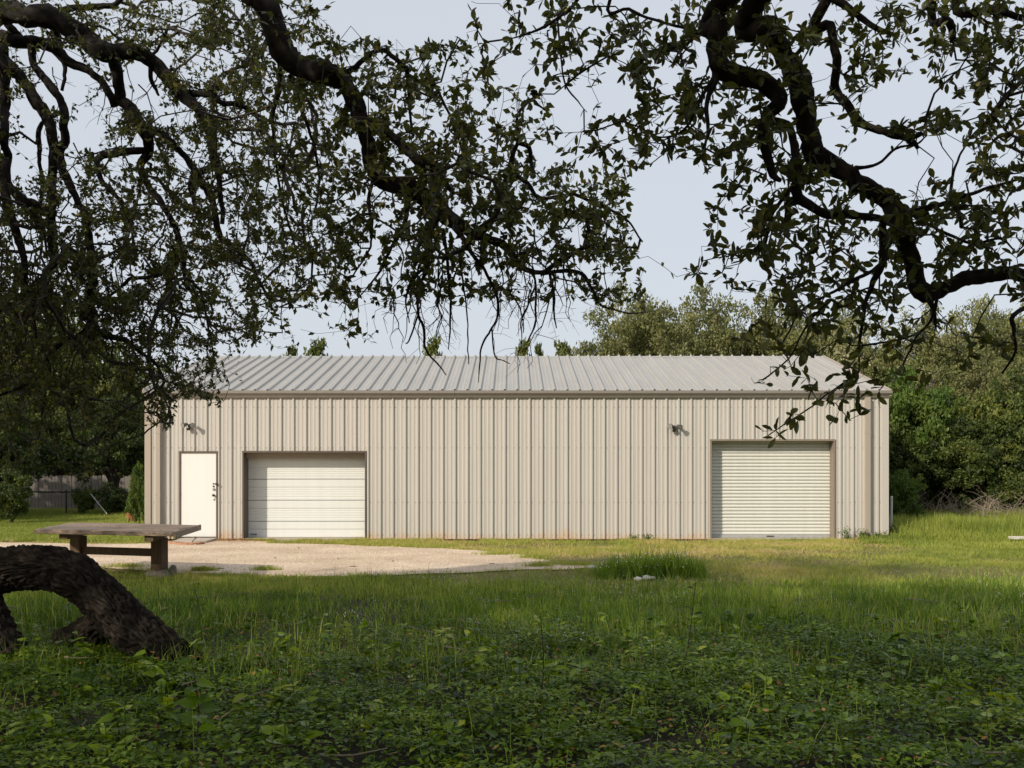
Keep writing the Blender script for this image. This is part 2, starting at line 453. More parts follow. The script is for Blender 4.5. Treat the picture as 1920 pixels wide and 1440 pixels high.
# loose stones on the drive
n = 9000
x = rng.uniform(-9, 2, n); y = rng.uniform(14.8, 23.8, n); k = inpoly(x, y, gp)
x, y = x[k], y[k]; n = len(x)
g = MB(); r = rng.uniform(.006, .017, n) * rng.choice([1, 1, 1, 1.7], n)
octv = np.array([(1, 0, 0), (0, 1, 0), (-1, 0, 0), (0, -1, 0), (0, 0, .7)], float)
of = np.array([(0, 1, 4), (1, 2, 4), (2, 3, 4), (3, 0, 4)])
jit = rng.uniform(.6, 1.3, (n, 5, 1))
vv = np.stack([x, y, np.full(n, .005)], -1)[:, None] + octv[None] * r[:, None, None] * jit
g.add(vv.reshape(-1, 3), (np.arange(n)[:, None, None] * 5 + of[None]).reshape(-1, 3))
tag(g.build('gravel_stones', M['gravel']), kind='stuff')

# ------------------------------------------------------------------ the metal building
FY = 24.0; XL = -8.95; XR = 9.18; BD = 10.10; PIT = .3046; WT = 3.53
RID_Y = FY + BD / 2
ROOF0 = np.array([FY - .10, 3.634]); ROOF1 = np.array([RID_Y, 5.10])
SLOPE = (ROOF1[1] - ROOF0[1]) / (ROOF1[0] - ROOF0[0])
borg = np.array([(XL + XR) / 2, FY, 0.0])
bld = thing('metal_workshop', 'long beige ribbed metal workshop building with a low gabled roof and three white doors', 'building', borg)
RIB0 = 3.173 - 41 * PIT
OPEN = [(-8.145, -7.205, 2.158), (-6.60, -3.57, 2.165), (4.853, 7.905, 2.452)]

def rib_profile(xa, xb, extra=(), minor=.007, major=.037):
    """piecewise-linear ribbed section between xa and xb: sorted x and height"""
    pts = []
    k0 = int(math.floor((xa - RIB0) / PIT)) - 1; k1 = int(math.ceil((xb - RIB0) / PIT)) + 1
    for k in range(k0, k1 + 1):
        c = RIB0 + k * PIT
        pts += [(c - .036, 0), (c - .017, major), (c + .017, major), (c + .036, 0)]
        for q in (1 / 3, 2 / 3):
            d = c + PIT * q
            pts += [(d - .026, 0), (d - .014, minor), (d + .014, minor), (d + .026, 0)]
    X = np.array([p[0] for p in pts]); H = np.array([p[1] for p in pts])
    xs = np.unique(np.concatenate([[xa, xb], X[(X > xa) & (X < xb)], [e for e in extra if xa < e < xb]]))
    return xs, np.interp(xs, X, H)

def wall_panel(xa, xb, put, z0, z1, opens=()):
    """z0, z1: functions of x"""
    ex = [e for o in opens for e in o[:2]]
    xs, hs = rib_profile(xa, xb, ex)
    mb = MB()
    for i in range(len(xs) - 1):
        xm = (xs[i] + xs[i + 1]) / 2
        lo = z0
        for o in opens:
            if o[0] < xm < o[1]: lo = o[2]
        if lo >= z1(xm) - .02: continue
        q = [put(xs[i], hs[i], lo), put(xs[i + 1], hs[i + 1], lo), put(xs[i + 1], hs[i + 1], z1(xs[i + 1])), put(xs[i], hs[i], z1(xs[i]))]
        mb.add(q, [(0, 1, 2, 3)])
    return mb if mb.n else None

edges = [XL]
k = 2
while RIB0 + k * PIT < XR - .3:
    if RIB0 + k * PIT > XL + .25: edges.append(RIB0 + k * PIT)
    k += 3
edges.append(XR)
for n_, (xa, xb) in enumerate(zip(edges[:-1], edges[1:])):
    off = .0015 * (n_ % 2)
    mb = wall_panel(xa, min(xb + .014, XR), lambda x, h, z: (x, FY - h - off, z), .015, lambda x: WT, OPEN)
    if mb: mb.build('wall_panel', M['wall'], bld, borg)
    mb = wall_panel(xa, xb, lambda x, h, z: (x, FY + BD + h + off, z), .015, lambda x: WT)
    mb.v = [q[::-1] for q in mb.v]
    mb.build('wall_panel', M['wall'], bld, borg)
def gable_top(y):
    return WT + SLOPE * (BD / 2 - abs(y - RID_Y)) - .02
for side in (0, 1):
    ya = FY
    while ya < FY + BD - .01:
        yb = min(ya + 3 * PIT, FY + BD)
        if side == 0:
            mb = wall_panel(ya - FY, yb - FY, lambda u, h, z: (XL - h, FY + BD - u, z), .015, lambda u: gable_top(FY + BD - u))
        else:
            mb = wall_panel(ya - FY, yb - FY, lambda u, h, z: (XR + h, FY + u, z), .015, lambda u: gable_top(FY + u))
        if mb: mb.build('wall_panel', M['wall'], bld, borg)
        ya = yb

# roof sheets
rn = np.array([0, -SLOPE, 1.0]); rn /= np.linalg.norm(rn)
RX0, RX1 = XL - .05, XR + .05
redges = [RX0] + [e for e in edges[1:-1]] + [RX1]
for n_, (xa, xb) in enumerate(zip(redges[:-1], redges[1:])):
    xs, hs = rib_profile(xa, min(xb + .014, RX1), minor=.005, major=.044)
    hs = hs + .0015 * (n_ % 2)
    for front in (1, 0):
        mb = MB()
        ss = np.linspace(0, 1, 4)
        rows = []
        for s in ss:
            y = ROOF0[0] + (ROOF1[0] - ROOF0[0]) * s; z = ROOF0[1] + (ROOF1[1] - ROOF0[1]) * s
            sag = .006 * math.sin(s * 3.14 * 3 + n_)
            r_ = np.stack([xs, np.full(len(xs), y), np.full(len(xs), z + sag * .6)], -1) + hs[:, None] * rn
            if not front: r_[:, 1] = 2 * RID_Y - r_[:, 1]
            rows.append(r_)
        m_ = len(xs)
        ii = np.arange(len(ss) - 1)[:, None] * m_; jj = np.arange(m_ - 1)[None]
        f = np.stack([ii + jj, ii + jj + 1, ii + m_ + jj + 1, ii + m_ + jj], -1).reshape(-1, 4)
        if not front: f = f[:, ::-1]
        mb.add(np.concatenate(rows), f)
        mb.build('roof_panel', M['roof'], bld, borg)
# ridge cap, formed over the ribs
mb = MB()
xs, hs = rib_profile(RX0, RX1, minor=.0, major=.044)
rows = []
for d, lift in ((-.17, .006), (-.05, .02), (0, .028), (.05, .02), (.17, .006)):
    z = ROOF1[1] - abs(d) * SLOPE + lift
    rows.append(np.stack([xs, np.full(len(xs), RID_Y + d), z + hs], -1))
m_ = len(xs); ii = np.arange(4)[:, None] * m_; jj = np.arange(m_ - 1)[None]
mb.add(np.concatenate(rows), np.stack([ii + jj, ii + jj + 1, ii + m_ + jj + 1, ii + m_ + jj], -1).reshape(-1, 4))
mb.build('ridge_cap', M['roof'], bld, borg)

def extrude_x(prof, x0, x1, caps=True):
    mb = MB(); n = len(prof)
    v = [(x0, y, z) for y, z in prof] + [(x1, y, z) for y, z in prof]
    f = [(i, (i + 1) % n, n + (i + 1) % n, n + i) for i in range(n)]
    mb.add(v, f)
    if caps:
        t = tessellate_polygon([[Vector((0, y, z)) for y, z in prof]])
        mb.more([(a, b, c) for a, b, c in t]); mb.more([(n + c, n + b, n + a) for a, b, c in t])
    return mb
gut = [(-.018, 3.640), (-.018, 3.478), (-.068, 3.478), (-.074, 3.492), (-.092, 3.525), (-.140, 3.574), (-.146, 3.584), (-.146, 3.648), (-.128, 3.648), (-.124, 3.612), (-.05, 3.600), (-.03, 3.640)]
joints = [XL - .04, -5.9, -2.968, -1.40, 1.2, 4.35, 7.0, XR + .09]
for n_, (xa, xb) in enumerate(zip(joints[:-1], joints[1:])):
    o_ = .0012 * (n_ % 2)
    extrude_x([(FY + y - o_, z + o_) for y, z in gut], xa, xb - .002).build('gutter', M['gutter'], bld, borg)
    extrude_x([(FY + BD - y + o_, z + o_) for y, z in gut][::-1], xa, xb - .002).build('gutter', M['gutter'], bld, borg)
# rake trims along the gables
for X0, X1 in ((RX0 - .035, RX0 + .012), (RX1 - .012, RX1 + .035)):
    for sgn in (1, -1):
        mb = MB(); v = []
        for s in (0.0, 1.0):
            y = ROOF0[0] + (ROOF1[0] - ROOF0[0]) * s; z = ROOF0[1] + (ROOF1[1] - ROOF0[1]) * s
            if sgn < 0: y = 2 * RID_Y - y
            v += [(X0, y, z - .12), (X1, y, z - .12), (X1, y, z + .048), (X0, y, z + .048)]
        mb.add(v, [(0, 1, 5, 4), (1, 2, 6, 5), (2, 3, 7, 6), (3, 0, 4, 7), (3, 2, 1, 0), (4, 5, 6, 7)])
        mb.build('rake_trim', M['wall_trim'], bld, borg)
# corner trims
for X, s in ((XL, -1), (XR, 1)):
    for Y, t in ((FY, -1), (FY + BD, 1)):
        mb = MB()
        xa, xb = sorted((X + s * .040, X - s * .105)); ya, yb = sorted((Y + t * .038, Y - t * .02))
        mb.box(xa, xb, ya, yb, .012, 3.47)
        xa, xb = sorted((X + s * .043, X - s * .02)); ya, yb = sorted((Y + t * .0355, Y - t * .105))
        mb.box(xa, xb, ya, yb, .010, 3.472)
        mb.build('corner_trim', M['wall_trim'] if s < 0 else M['wall'], bld, borg)
# down pipes
def downspout(xc, w, d):
    mb = MB(); y1 = FY - .034; y0 = y1 - d
    mb.box(xc - w / 2, xc + w / 2, y0, y1, .17, 3.482)
    o = mb.build('downspout', M['wall_trim'], bld, borg, bevel=.008)
    mb = MB()
    v = [(xc - w / 2, y0, .17), (xc + w / 2, y0, .17), (xc + w / 2, y1, .17), (xc - w / 2, y1, .17),
         (xc - w / 2, y0 - .20, .06), (xc + w / 2, y0 - .20, .06), (xc + w / 2, y0 - .16, .015), (xc - w / 2, y0 - .16, .015)]
    mb.add(v, [(0, 1, 5, 4), (1, 2, 6, 5), (2, 3, 7, 6), (3, 0, 4, 7)])
    mb.build('pipe_elbow', M['wall_trim'], o, borg)
    for z in (1.1, 2.6):
        mb = MB(); mb.box(xc - w / 2 - .004, xc + w / 2 + .004, y0 - .004, y1, z, z + .035); mb.build('pipe_strap', M['wall_trim'], o, borg)
downspout(P(299, 900, FY)[0], .115, .085)
downspout(P(1624.5, 900, FY)[0], .125, .095)

# concrete sills below the openings
for (xa, xb, zt), d in ((OPEN[1], .46), (OPEN[2], .34)):
    mb = MB(); mb.box(xa + .006, xb - .006, FY - .07, FY + d, -.05, .034); mb.build('concrete_sill', M['concrete'], bld, borg)
mb = MB(); mb.box(XL + .12, XR - .12, FY + .46, FY + BD - .1, -.05, .03); mb.build('floor_slab', M['concrete'], bld, borg)

def surround(xa, xb, zt, depth, w, lip=.046, mat='jamb'):
    """jambs and header lining an opening"""
    for x0, x1 in ((xa, xa + w), (xb - w, xb)):
        mb = MB(); mb.box(x0, x1, FY - lip, FY + depth, .036, zt); mb.build('door_jamb', M[mat], bld, borg)
    mb = MB(); mb.box(xa - .004, xb + .004, FY - lip - .003, FY + depth, zt - w, zt + .012); mb.build('door_header', M[mat], bld, borg)

# left: man door
xa, xb, zt = OPEN[0]
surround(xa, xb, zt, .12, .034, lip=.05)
dx0, dx1, dz0, dz1 = xa + .036, xb - .036, .075, zt - .037
mb = MB(); mb.box(dx0, dx1, FY - .028, FY + .017, dz0, dz1)
door = mb.build('entrance_door', M['white_door'], bld, borg, bevel=.003)
mb = MB(); mb.box(xa + .036, xb - .036, FY - .05, FY + .10, .036, .068); mb.build('door_threshold', M['jamb'], bld, borg)
yk = FY - .028
def round_part(name, px, py, r, d, mat, parent, knob=False):
    p = P(px, py, FY); mb = MB()
    if knob:
        prof = [(0, r * .75), (.012, r * .75), (.014, r * .4), (.03, r * .4), (.036, r * .9), (.052, r), (.066, r * .8), (.072, .004)]
    else:
        prof = [(0, r), (d * .8, r * .95), (d, r * .75), (d + .001, .003)]
    mb.tube([(p[0], yk - a, p[2]) for a, _ in prof], [q for _, q in prof], 14)
    return mb.build(name, M[mat], parent, borg, smooth=False)
round_part('lock_cylinder', 400.8, 907, .017, .02, 'dark_metal', door)
round_part('lock_cylinder', 401.0, 912, .021, .02, 'dark_metal', door)
round_part('deadbolt', 401.5, 917.3, .032, .028, 'steel', door)
round_part('door_knob', 401.8, 928.6, .033, 0, 'dark_metal', door, knob=True)
round_part('lock_rose', 402.0, 936.2, .031, .012, 'steel', door)
mb = MB(); p = P(407, 907.3, FY)
mb.box(p[0] - .03, p[0] + .03, yk - .075, yk - .02, p[2] - .018, p[2] + .018); mb.build('hasp_latch', M['dark_metal'], bld, borg, bevel=.006)
for zz in (1.88, 1.12, .32):
    mb = MB(); mb.cyl((dx0 - .004, yk - .012, zz - .05), (dx0 - .004, yk - .012, zz + .05), .010, k=8); mb.build('door_hinge', M['dark_metal'], door, borg)

# left overhead door in sections
xa, xb, zt = OPEN[1]; DY = FY + .41
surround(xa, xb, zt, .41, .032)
mb = MB(); mb.box(xa + .033, xb - .033, DY - .16, DY - .13, zt - .175, zt - .034); mb.build('header_board', M['wall_trim'], bld, borg)
oh = bpy.data.objects.new('overhead_door', None); COL.objects.link(oh); oh.parent = bld
def secz(crop_y):
    return CAM_H - (720 + crop_y / 4 - 895) / FPX * DY
bounds = [secz(v) for v in (1151, 1030, 872, 714, 556, 500)]
mids = [secz(v) for v in (1088, 932, 773, 625)]
bx0, bx1 = xa - .02, xb + .02
for i_ in range(5):
    z0, z1 = bounds[i_] + .006, bounds[i_ + 1] - .006
    prof = [(0, z0), (.006, z0 + .006)]
    def flat(za, zb): prof.extend([(.006, za), (.006, zb)])
    def ribbed(za, zb, n=5):
        for q in range(n):
            a = za + (zb - za) * q / n; st = (zb - za) / n
            prof.extend([(.006, a + st * .08), (.006, a + st * .62), (0.0005, a + st * .72), (0.0005, a + st * .96)])
    if i_ < 4:
        m_ = mids[i_]
        if i_ == 0: flat(z0 + .008, m_ - .006); prof.extend([(-.010, m_ - .005), (-.010, m_ + .004)]); flat(m_ + .006, z1 - .008)
        else:
            ribbed(z0 + .007, m_ - .006) if False else None
            flat(z0 + .007, m_ - .22 if m_ - .22 > z0 + .02 else z0 + .03)
            ribbed(z0 + .03, m_ - .006)
            prof.extend([(-.010, m_ - .005), (-.010, m_ + .004)]); flat(m_ + .006, z1 - .008)
    else: ribbed(z0 + .01, z1 - .01, 3)
    prof.extend([(.006, z1 - .006), (0, z1)])
    prof = sorted(prof, key=lambda t: t[1])
    mb = MB(); n = len(prof)
    v = [(bx0, DY - a, z) for a, z in prof] + [(bx1, DY - a, z) for a, z in prof]
    mb.add(v, [(i, n + i, n + i + 1, i + 1) for i in range(n - 1)])
    mb.box(bx0, bx1, DY + .012, DY + .045, z0, z1)
    mb.build('door_section', M['section'], oh, borg); 
oh.location = (0, 0, 0)
p = P(476, 1001.5, DY)
mb = MB(); mb.tube([(p[0] - .07, DY - .004, p[2]), (p[0] - .065, DY - .05, p[2]), (p[0] + .065, DY - .05, p[2]), (p[0] + .07, DY - .004, p[2])], .011, 6)
mb.build('pull_handle', M['black'], oh, borg)
mb = MB(); mb.box(bx0, bx1, DY - .012, DY + .03, .0345, bounds[0] + .002); mb.build('rubber_seal', M['black'], oh, borg)

# right roll-up door
xa, xb, zt = OPEN[2]; RY = FY + .29
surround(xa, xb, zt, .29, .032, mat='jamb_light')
ru = bpy.data.objects.new('roll_up_door', None); COL.objects.link(ru); ru.parent = bld
z = .10; slat = .0842; prof = []
while z < zt - .02:
    for u, dd in ((0, 0), (.06, .012), (.2, .024), (.4, .030), (.6, .028), (.8, .018), (.93, .004)):
        prof.append((dd, z + u * slat))
    z += slat
mb = MB(); n = len(prof); nxs = 7
X = np.linspace(xa - .01, xb + .01, nxs)
v = []
for a, zz in prof:
    for q, xx in enumerate(X):
        v.append((xx, RY - a + .006 * math.sin(q * 1.7 + zz * 1.3), zz))
ii = np.arange(n - 1)[:, None] * nxs; jj = np.arange(nxs - 1)[None]
mb.add(v, np.stack([ii + jj, ii + jj + 1, ii + nxs + jj + 1, ii + nxs + jj], -1).reshape(-1, 4))
mb.build('curtain', M['white_sheet'], ru, borg)
mb = MB(); mb.box(xa + .036, xb - .036, RY - .045, RY + .01, .036, .102); mb.build('bottom_bar', M['galv'], ru, borg, bevel=.004)
for px in (1443,):
    p = P(px, 1007, RY); mb = MB(); mb.box(p[0] - .09, p[0] + .09, RY - .06, RY - .044, .06, .085); mb.build('lift_handle', M['dark_metal'], ru, borg, bevel=.004)

# twin flood lamps
def flood(px, py, flip):
    p = P(px, py, FY); c = np.array([p[0], FY - .04, p[2]])
    mb = MB(); mb.cyl(c + (0, .02, 0), c + (0, -.035, 0), .055, k=14)
    root = mb.build('flood_light', M['lamp_grey'], bld, borg)
    for s, aim in ((-1, (-.55, -.75, -.28 if flip else -.12)), (1, (.35, -.85, -.35))):
        a = unit(np.array(aim)); b0 = c + np.array([s * .035, -.045, .02]); e = b0 + np.array([s * .045, -.05, .015])
        mb = MB(); mb.tube([b0 + (0, .03, 0), b0, e], .014, 8)
        prof = [(-.05, .022), (-.03, .034), (.03, .040), (.055, .058), (.10, .066)]
        mb.tube([e + a * q for q, _ in prof], [r_ for _, r_ in prof], 14)
        head = mb.build('lamp_head', M['lamp_grey'], root, borg)
        mb = MB(); mb.tube([e + a * .085, e + a * .1005, e + a * .103], [.06, .06, .01], 14); mb.build('lamp_lens', M['lens'], head, borg)
    mb = MB(); q = c + np.array([-.03 if flip else -.02, -.06, -.075]); mb.box(q[0] - .035, q[0] + .035, q[1] - .03, q[1] + .05, q[2] - .03, q[2] + .025)
    mb.build('motion_sensor', M['black'], root, borg, bevel=.008)
flood(358, 799, True)
flood(1264, 802, False)
# sheet screws
mb = MB()
for k in range(-2, 62):
    c = RIB0 + k * PIT
    if not XL + .1 < c < XR - .1: continue
    for z in (.12, .92, 2.255, 3.25):
        for d in (-.062, .062):
            x = c + d
            if any(o[0] - .03 < x < o[1] + .03 and z < o[2] + .02 for o in OPEN): continue
            mb.box(x - .007, x + .007, FY - .012, FY + .001, z - .007, z + .007)
tag(mb.build('sheet_screw', M['jamb_light'], bld, borg), kind='stuff')
mb = MB(); mb.box(9.31 - .0, 9.33, FY + .05, FY + .14, .03, .12); mb.build('base_clip', M['dark_metal'], bld, borg)

# ------------------------------------------------------------------ paving at the door
pv = thing('door_paving', 'tan concrete pavers with a rounded brick edge at the white entrance door', 'paving', (-7.75, 23.3, 0))
o_ = np.array([-7.75, 23.3, 0])
for pts in ([(322, 1019), (360, 1019), (366, 1012.6), (341, 1012.6)], [(362, 1019), (386, 1018.4), (408, 1012.6), (369, 1012.6)]):
    mb = MB(); q = np.array([G(*p) for p in pts]); n = 4
    v = np.concatenate([q + (0, 0, -.02), q + (0, 0, .055)])
    mb.add(v, [(4, 5, 6, 7), (0, 1, 5, 4), (1, 2, 6, 5), (2, 3, 7, 6), (3, 0, 4, 7)])
    mb.build('paver', M['concrete'], pv, o_, bevel=.008)
arc = [(312, 1018.4), (320, 1020.2), (330, 1021.3), (341, 1021.9), (352, 1022.1), (363, 1022.0), (374, 1021.5), (385, 1020.5)]
for a, b in zip(arc[:-1], arc[1:]):
    a = G(*a); b = G(*b); d = unit(b - a); nrm = np.array([-d[1], d[0], 0]); a = a + d * .006; b = b - d * .006
    mb = MB(); v = [a - nrm * .0, b - nrm * .0, b + nrm * .2, a + nrm * .2]
    v = np.array(v); h = .05 + rng.uniform(-.006, .006)
    mb.add(np.concatenate([v + (0, 0, -.02), v + (0, 0, h)]), [(4, 5, 6, 7), (0, 1, 5, 4), (1, 2, 6, 5), (2, 3, 7, 6), (3, 0, 4, 7)])
    mb.build('brick', M['brick'], pv, o_, bevel=.012)

# ------------------------------------------------------------------ work table
def TP(px, py, z=.75):
    Y = FPX * (CAM_H - z) / (py - 895); return np.array([(px - 960) / FPX * Y, Y, z])
FL, BL, BR, FR = TP(64, 993), TP(130, 979.8), TP(372, 984), TP(323, 998)
tl = np.array([(-6.2), 14.1, 0])
tbl = thing('work_table', 'weathered wooden table with a broad plank top on two heavy posts beside the gravel', 'table', tl)
NB = 7
ux_f = FR - FL; ux_b = BR - BL
ww = np.cumsum([0] + [1.0, .92, 1.05, .97, 1.0, .9, 1.08]); ww /= ww[-1]
for k in range(NB):
    s0, s1 = ww[k], ww[k + 1]
    g_ = .004
    a = FL + (BL - FL) * s0; b = FR + (BR - FR) * s0; c = FR + (BR - FR) * s1; d = FL + (BL - FL) * s1
    dn = unit(d - a); a = a + dn * g_; b = b + dn * g_; c = c - dn * g_; d = d - dn * g_
    ex = unit(b - a); e0, e1 = rng.uniform(-.03, .012, 2)
    a = a + ex * e0; d = d + ex * e0; b = b + ex * e1; c = c + ex * e1
    zt = rng.uniform(-.004, .004)
    mb = MB(); n = 6
    rows = []
    for t in np.linspace(0, 1, n):
        p0 = a + (b - a) * t; p1 = d + (c - d) * t; w_ = .006 * math.sin(t * 5 + k)
        rows.append([p0 + (0, 0, -.062 + zt), p1 + (0, 0, -.062 + zt), p1 + (0, 0, zt + w_), p0 + (0, 0, zt + w_)])
    v = np.array(rows).reshape(-1, 3); f = []
    for i in range(n - 1):
        for q in range(4):
            f.append((i * 4 + q, i * 4 + (q + 1) % 4, i * 4 + 4 + (q + 1) % 4, i * 4 + 4 + q))
    f += [(3, 2, 1, 0), tuple((n - 1) * 4 + q for q in range(4))]
    mb.add(v, [q[::-1] for q in f]); mb.build('plank', M['wood_top'], tbl, tl, bevel=.006)
# end trim board on the right edge
mb = MB(); dn = unit(BR - FR); ex = unit(FR - FL)
q = [FR + ex * .016 - dn * .0, FR + ex * .055, BR + ex * .055, BR + ex * .016]
q = np.array(q); mb.add(np.concatenate([q + (0, 0, -.085), q + (0, 0, .004)]), [(4, 5, 6, 7), (0, 1, 5, 4), (1, 2, 6, 5), (2, 3, 7, 6), (3, 0, 4, 7), (3, 2, 1, 0)])
mb.build('end_board', M['wood_top'], tbl, tl, bevel=.004)
def obox(mb, c, ax, ay, lx, ly, z0, z1):
    q = np.array([c + ax * sx * lx / 2 + ay * sy * ly / 2 for sx, sy in ((-1, -1), (1, -1), (1, 1), (-1, 1))]); q[:, 2] = 0
    mb.add(np.concatenate([q + (0, 0, z0), q + (0, 0, z1)]), [(4, 5, 6, 7), (0, 1, 5, 4), (1, 2, 6, 5), (2, 3, 7, 6), (3, 0, 4, 7), (3, 2, 1, 0)])
AX = unit((FR - FL + BR - BL) * (1, 1, 0)); AY = np.array([-AX[1], AX[0], 0])
AS = unit((BL - FL + BR - FR) * (1, 1, 0))
legL = np.array([(147 - 960) / FPX * 15.45, 15.45, 0]); legR = np.array([(299 - 960) / FPX * 14.95, 14.95, 0])
for c in (legL, legR):
    mb = MB(); obox(mb, c, AX, AY, .19, .17, .0 if c is legL else .10, .605); mb.build('leg', M['wood_leg'], tbl, tl, bevel=.008)
    mb = MB(); obox(mb, c + AS * .05, AX, AS, .15, 1.9, .606, .686); mb.build('cleat', M['wood_leg'], tbl, tl, bevel=.006)
mb = MB(); m_ = (legL + legR) / 2; d = unit(legR - legL); L_ = np.linalg.norm(legR - legL) - .185
obox(mb, m_, d, np.array([-d[1], d[0], 0]), L_, .05, .32, .44); mb.build('stretcher', M['wood_leg'], tbl, tl, bevel=.005)

def rock_mesh(r, seed, sq=(1, 1, .7), k=10):
    mb = MB(); v = []; f = []
    for i in range(k // 2 + 1):
        for j in range(k):
            ph = math.pi * i / (k // 2); th = 2 * math.pi * j / k
            d = Vector((math.sin(ph) * math.cos(th), math.sin(ph) * math.sin(th), math.cos(ph)))
            s = 1 + .45 * mnoise.noise(d * 1.6 + Vector((seed * 7.3, 0, 0))) + .15 * mnoise.noise(d * 5 + Vector((seed, 3, 0)))
            v.append([d.x * r * s * sq[0], d.y * r * s * sq[1], d.z * r * s * sq[2]])
    for i in range(k // 2):
        for j in range(k):
            f.append((i * k + j, (i + 1) * k + j, (i + 1) * k + (j + 1) % k, i * k + (j + 1) % k))
    mb.add(v, f); return mb
r_ = rock_mesh(.19, 3, (1.15, .9, .5)); r_.v = [q + np.array([legR[0] + .0, legR[1] - .02, .03]) for q in r_.v]
rs = r_.build('footing_stone', M['footing'], None, (legR[0] + .05, legR[1] - .02, 0), smooth=True)
tag(rs, 'rough pale footing stone under the right post of the wooden table', 'stone')
r_ = rock_mesh(.085, 8, (.8, .9, 1.15)); r_.v = [q + np.array([legR[0] + .20, legR[1] + .02, .09]) for q in r_.v]
rs = r_.build('round_stone', M['footing'], None, (legR[0] + .26, legR[1] + .05, 0), smooth=True)
tag(rs, 'small upright rounded stone leaning at the right post of the table', 'stone')

# ------------------------------------------------------------------ arching oak trunk in the foreground
def bark_tube(mb, pts, rad, nu, nv, amp=.035, seed=0, knots=()):
    """trunk with real ridged bark relief"""
    pts = np.asarray(pts, float); rad = np.asarray(rad, float)
    t = np.linspace(0, 1, len(pts)); tt = np.linspace(0, 1, nv)
    def cr(y):
        # smooth interpolation
        out = np.interp(tt, t, y)
        ker = np.ones(max(3, nv // len(pts)) | 1); ker /= ker.sum()
        pad = len(ker) // 2
        e = np.concatenate([out[0] + (out[1] - out[0]) * np.arange(-pad, 0), out, out[-1] + (out[-1] - out[-2]) * np.arange(1, pad + 1)])
        return np.convolve(e, ker, 'valid')
    C = np.stack([cr(pts[:, k]) for k in range(3)], -1); R = cr(rad)
    T = unit(np.gradient(C, axis=0)); up = np.array([.15, 1, .1])
    A = unit(np.cross(T, up)); B = np.cross(T, A)
    L = np.concatenate([[0], np.cumsum(np.linalg.norm(np.diff(C, axis=0), axis=1))])
    th = np.arange(nu) / nu * 2 * math.pi
    V = np.zeros((nv, nu, 3)); 
    rmean = float(R.mean())
    for i in range(nv):
        for j in range(nu):
            q = Vector((math.cos(th[j]) * rmean * 32, math.sin(th[j]) * rmean * 32, L[i] * 9.5 + seed))
            w = mnoise.noise(q * .35) * 1.6
            n1 = 1 - abs(mnoise.noise(Vector((q.x + w, q.y - w, q.z + w * .8)))) * 2
            n2 = 1 - abs(mnoise.noise(Vector((q.x * 2.1 + w, q.y * 2.1, q.z * 2.4 + 9)))) * 2
            n3 = mnoise.noise(Vector((q.x * .16, q.y * .16, q.z * .22 + 5)))
            d = amp * (-max(n1, 0.0) ** 1.6 * 1.3 - n2 * .3 + .45) + n3 * .13 * R[i] + mnoise.noise(q * .12) * .08 * R[i]
            dirv = math.cos(th[j]) * A[i] + math.sin(th[j]) * B[i]
            V[i, j] = C[i] + dirv * (R[i] + d)
    for kp, kr, kh in knots:
        kp = np.array(kp); dd = np.linalg.norm(V - kp, axis=-1)
        b = np.exp(-(dd / kr) ** 2); hol = np.exp(-(dd / (kr * .38)) ** 2)
        nrm = unit(V - C[:, None]); V += nrm * (b * kh - hol * kh * 1.5)[..., None]
    i = np.arange(nv - 1)[:, None] * nu; j = np.arange(nu)[None]; j2 = (j + 1) % nu
    f = np.stack([i + j, i + j2, i + nu + j2, i + nu + j], -1).reshape(-1, 4)
    uv = np.stack([np.broadcast_to(th / 6.2832, (nv, nu)), np.broadcast_to(L[:, None], (nv, nu))], -1)
    mb.add(V.reshape(-1, 3), f, .5, uv.reshape(-1, 2))

arch_px = [(-260, 1240, 8.9), (-190, 1150, 8.9), (-110, 1100, 8.8), (-40, 1080, 8.65), (30, 1064, 8.55), (90, 1062, 8.45), (142, 1079, 8.35), (188, 1117, 8.25), (228, 1163, 8.15), (270, 1196, 8.08), (312, 1226, 8.02), (355, 1262, 7.95)]
arch_r = [66, 56, 48, 44, 40, 39, 40, 41, 42, 42, 41, 38]
pts = [P(*q) for q in arch_px]; rad = [r * .5 * 2 / (FPX / q[2]) for r, q in zip(arch_r, arch_px)]
to = np.array([-3.6, 8.3, 0])
trunk = thing('arching_oak', 'thick dark furrowed oak trunk arching low over the grass in front of the table', 'tree trunk', to)
mb = MB(); kn = P(247, 1118, 7.98)
bark_tube(mb, pts, rad, 200, 380, .034, 0, knots=[(kn, .10, .05), (P(118, 1090, 8.2), .09, .03)])
mb.build('arched_limb', M['bark'], trunk, to, smooth=True)
mb = MB(); bark_tube(mb, [P(-35, 1100, 8.5), P(-26, 1150, 8.42), P(-10, 1195, 8.35), P(8, 1250, 8.25)], [.12, .15, .18, .26], 140, 150, .03, 20)
mb.build('front_prop', M['bark'], trunk, to, smooth=True)
mb = MB(); bark_tube(mb, [P(225, 1150, 8.3), P(195, 1172, 8.45), P(168, 1192, 8.5), P(140, 1222, 8.55)], [.13, .145, .16, .24], 130, 120, .026, 40)
mb.build('rear_prop', M['bark'], trunk, to, smooth=True)

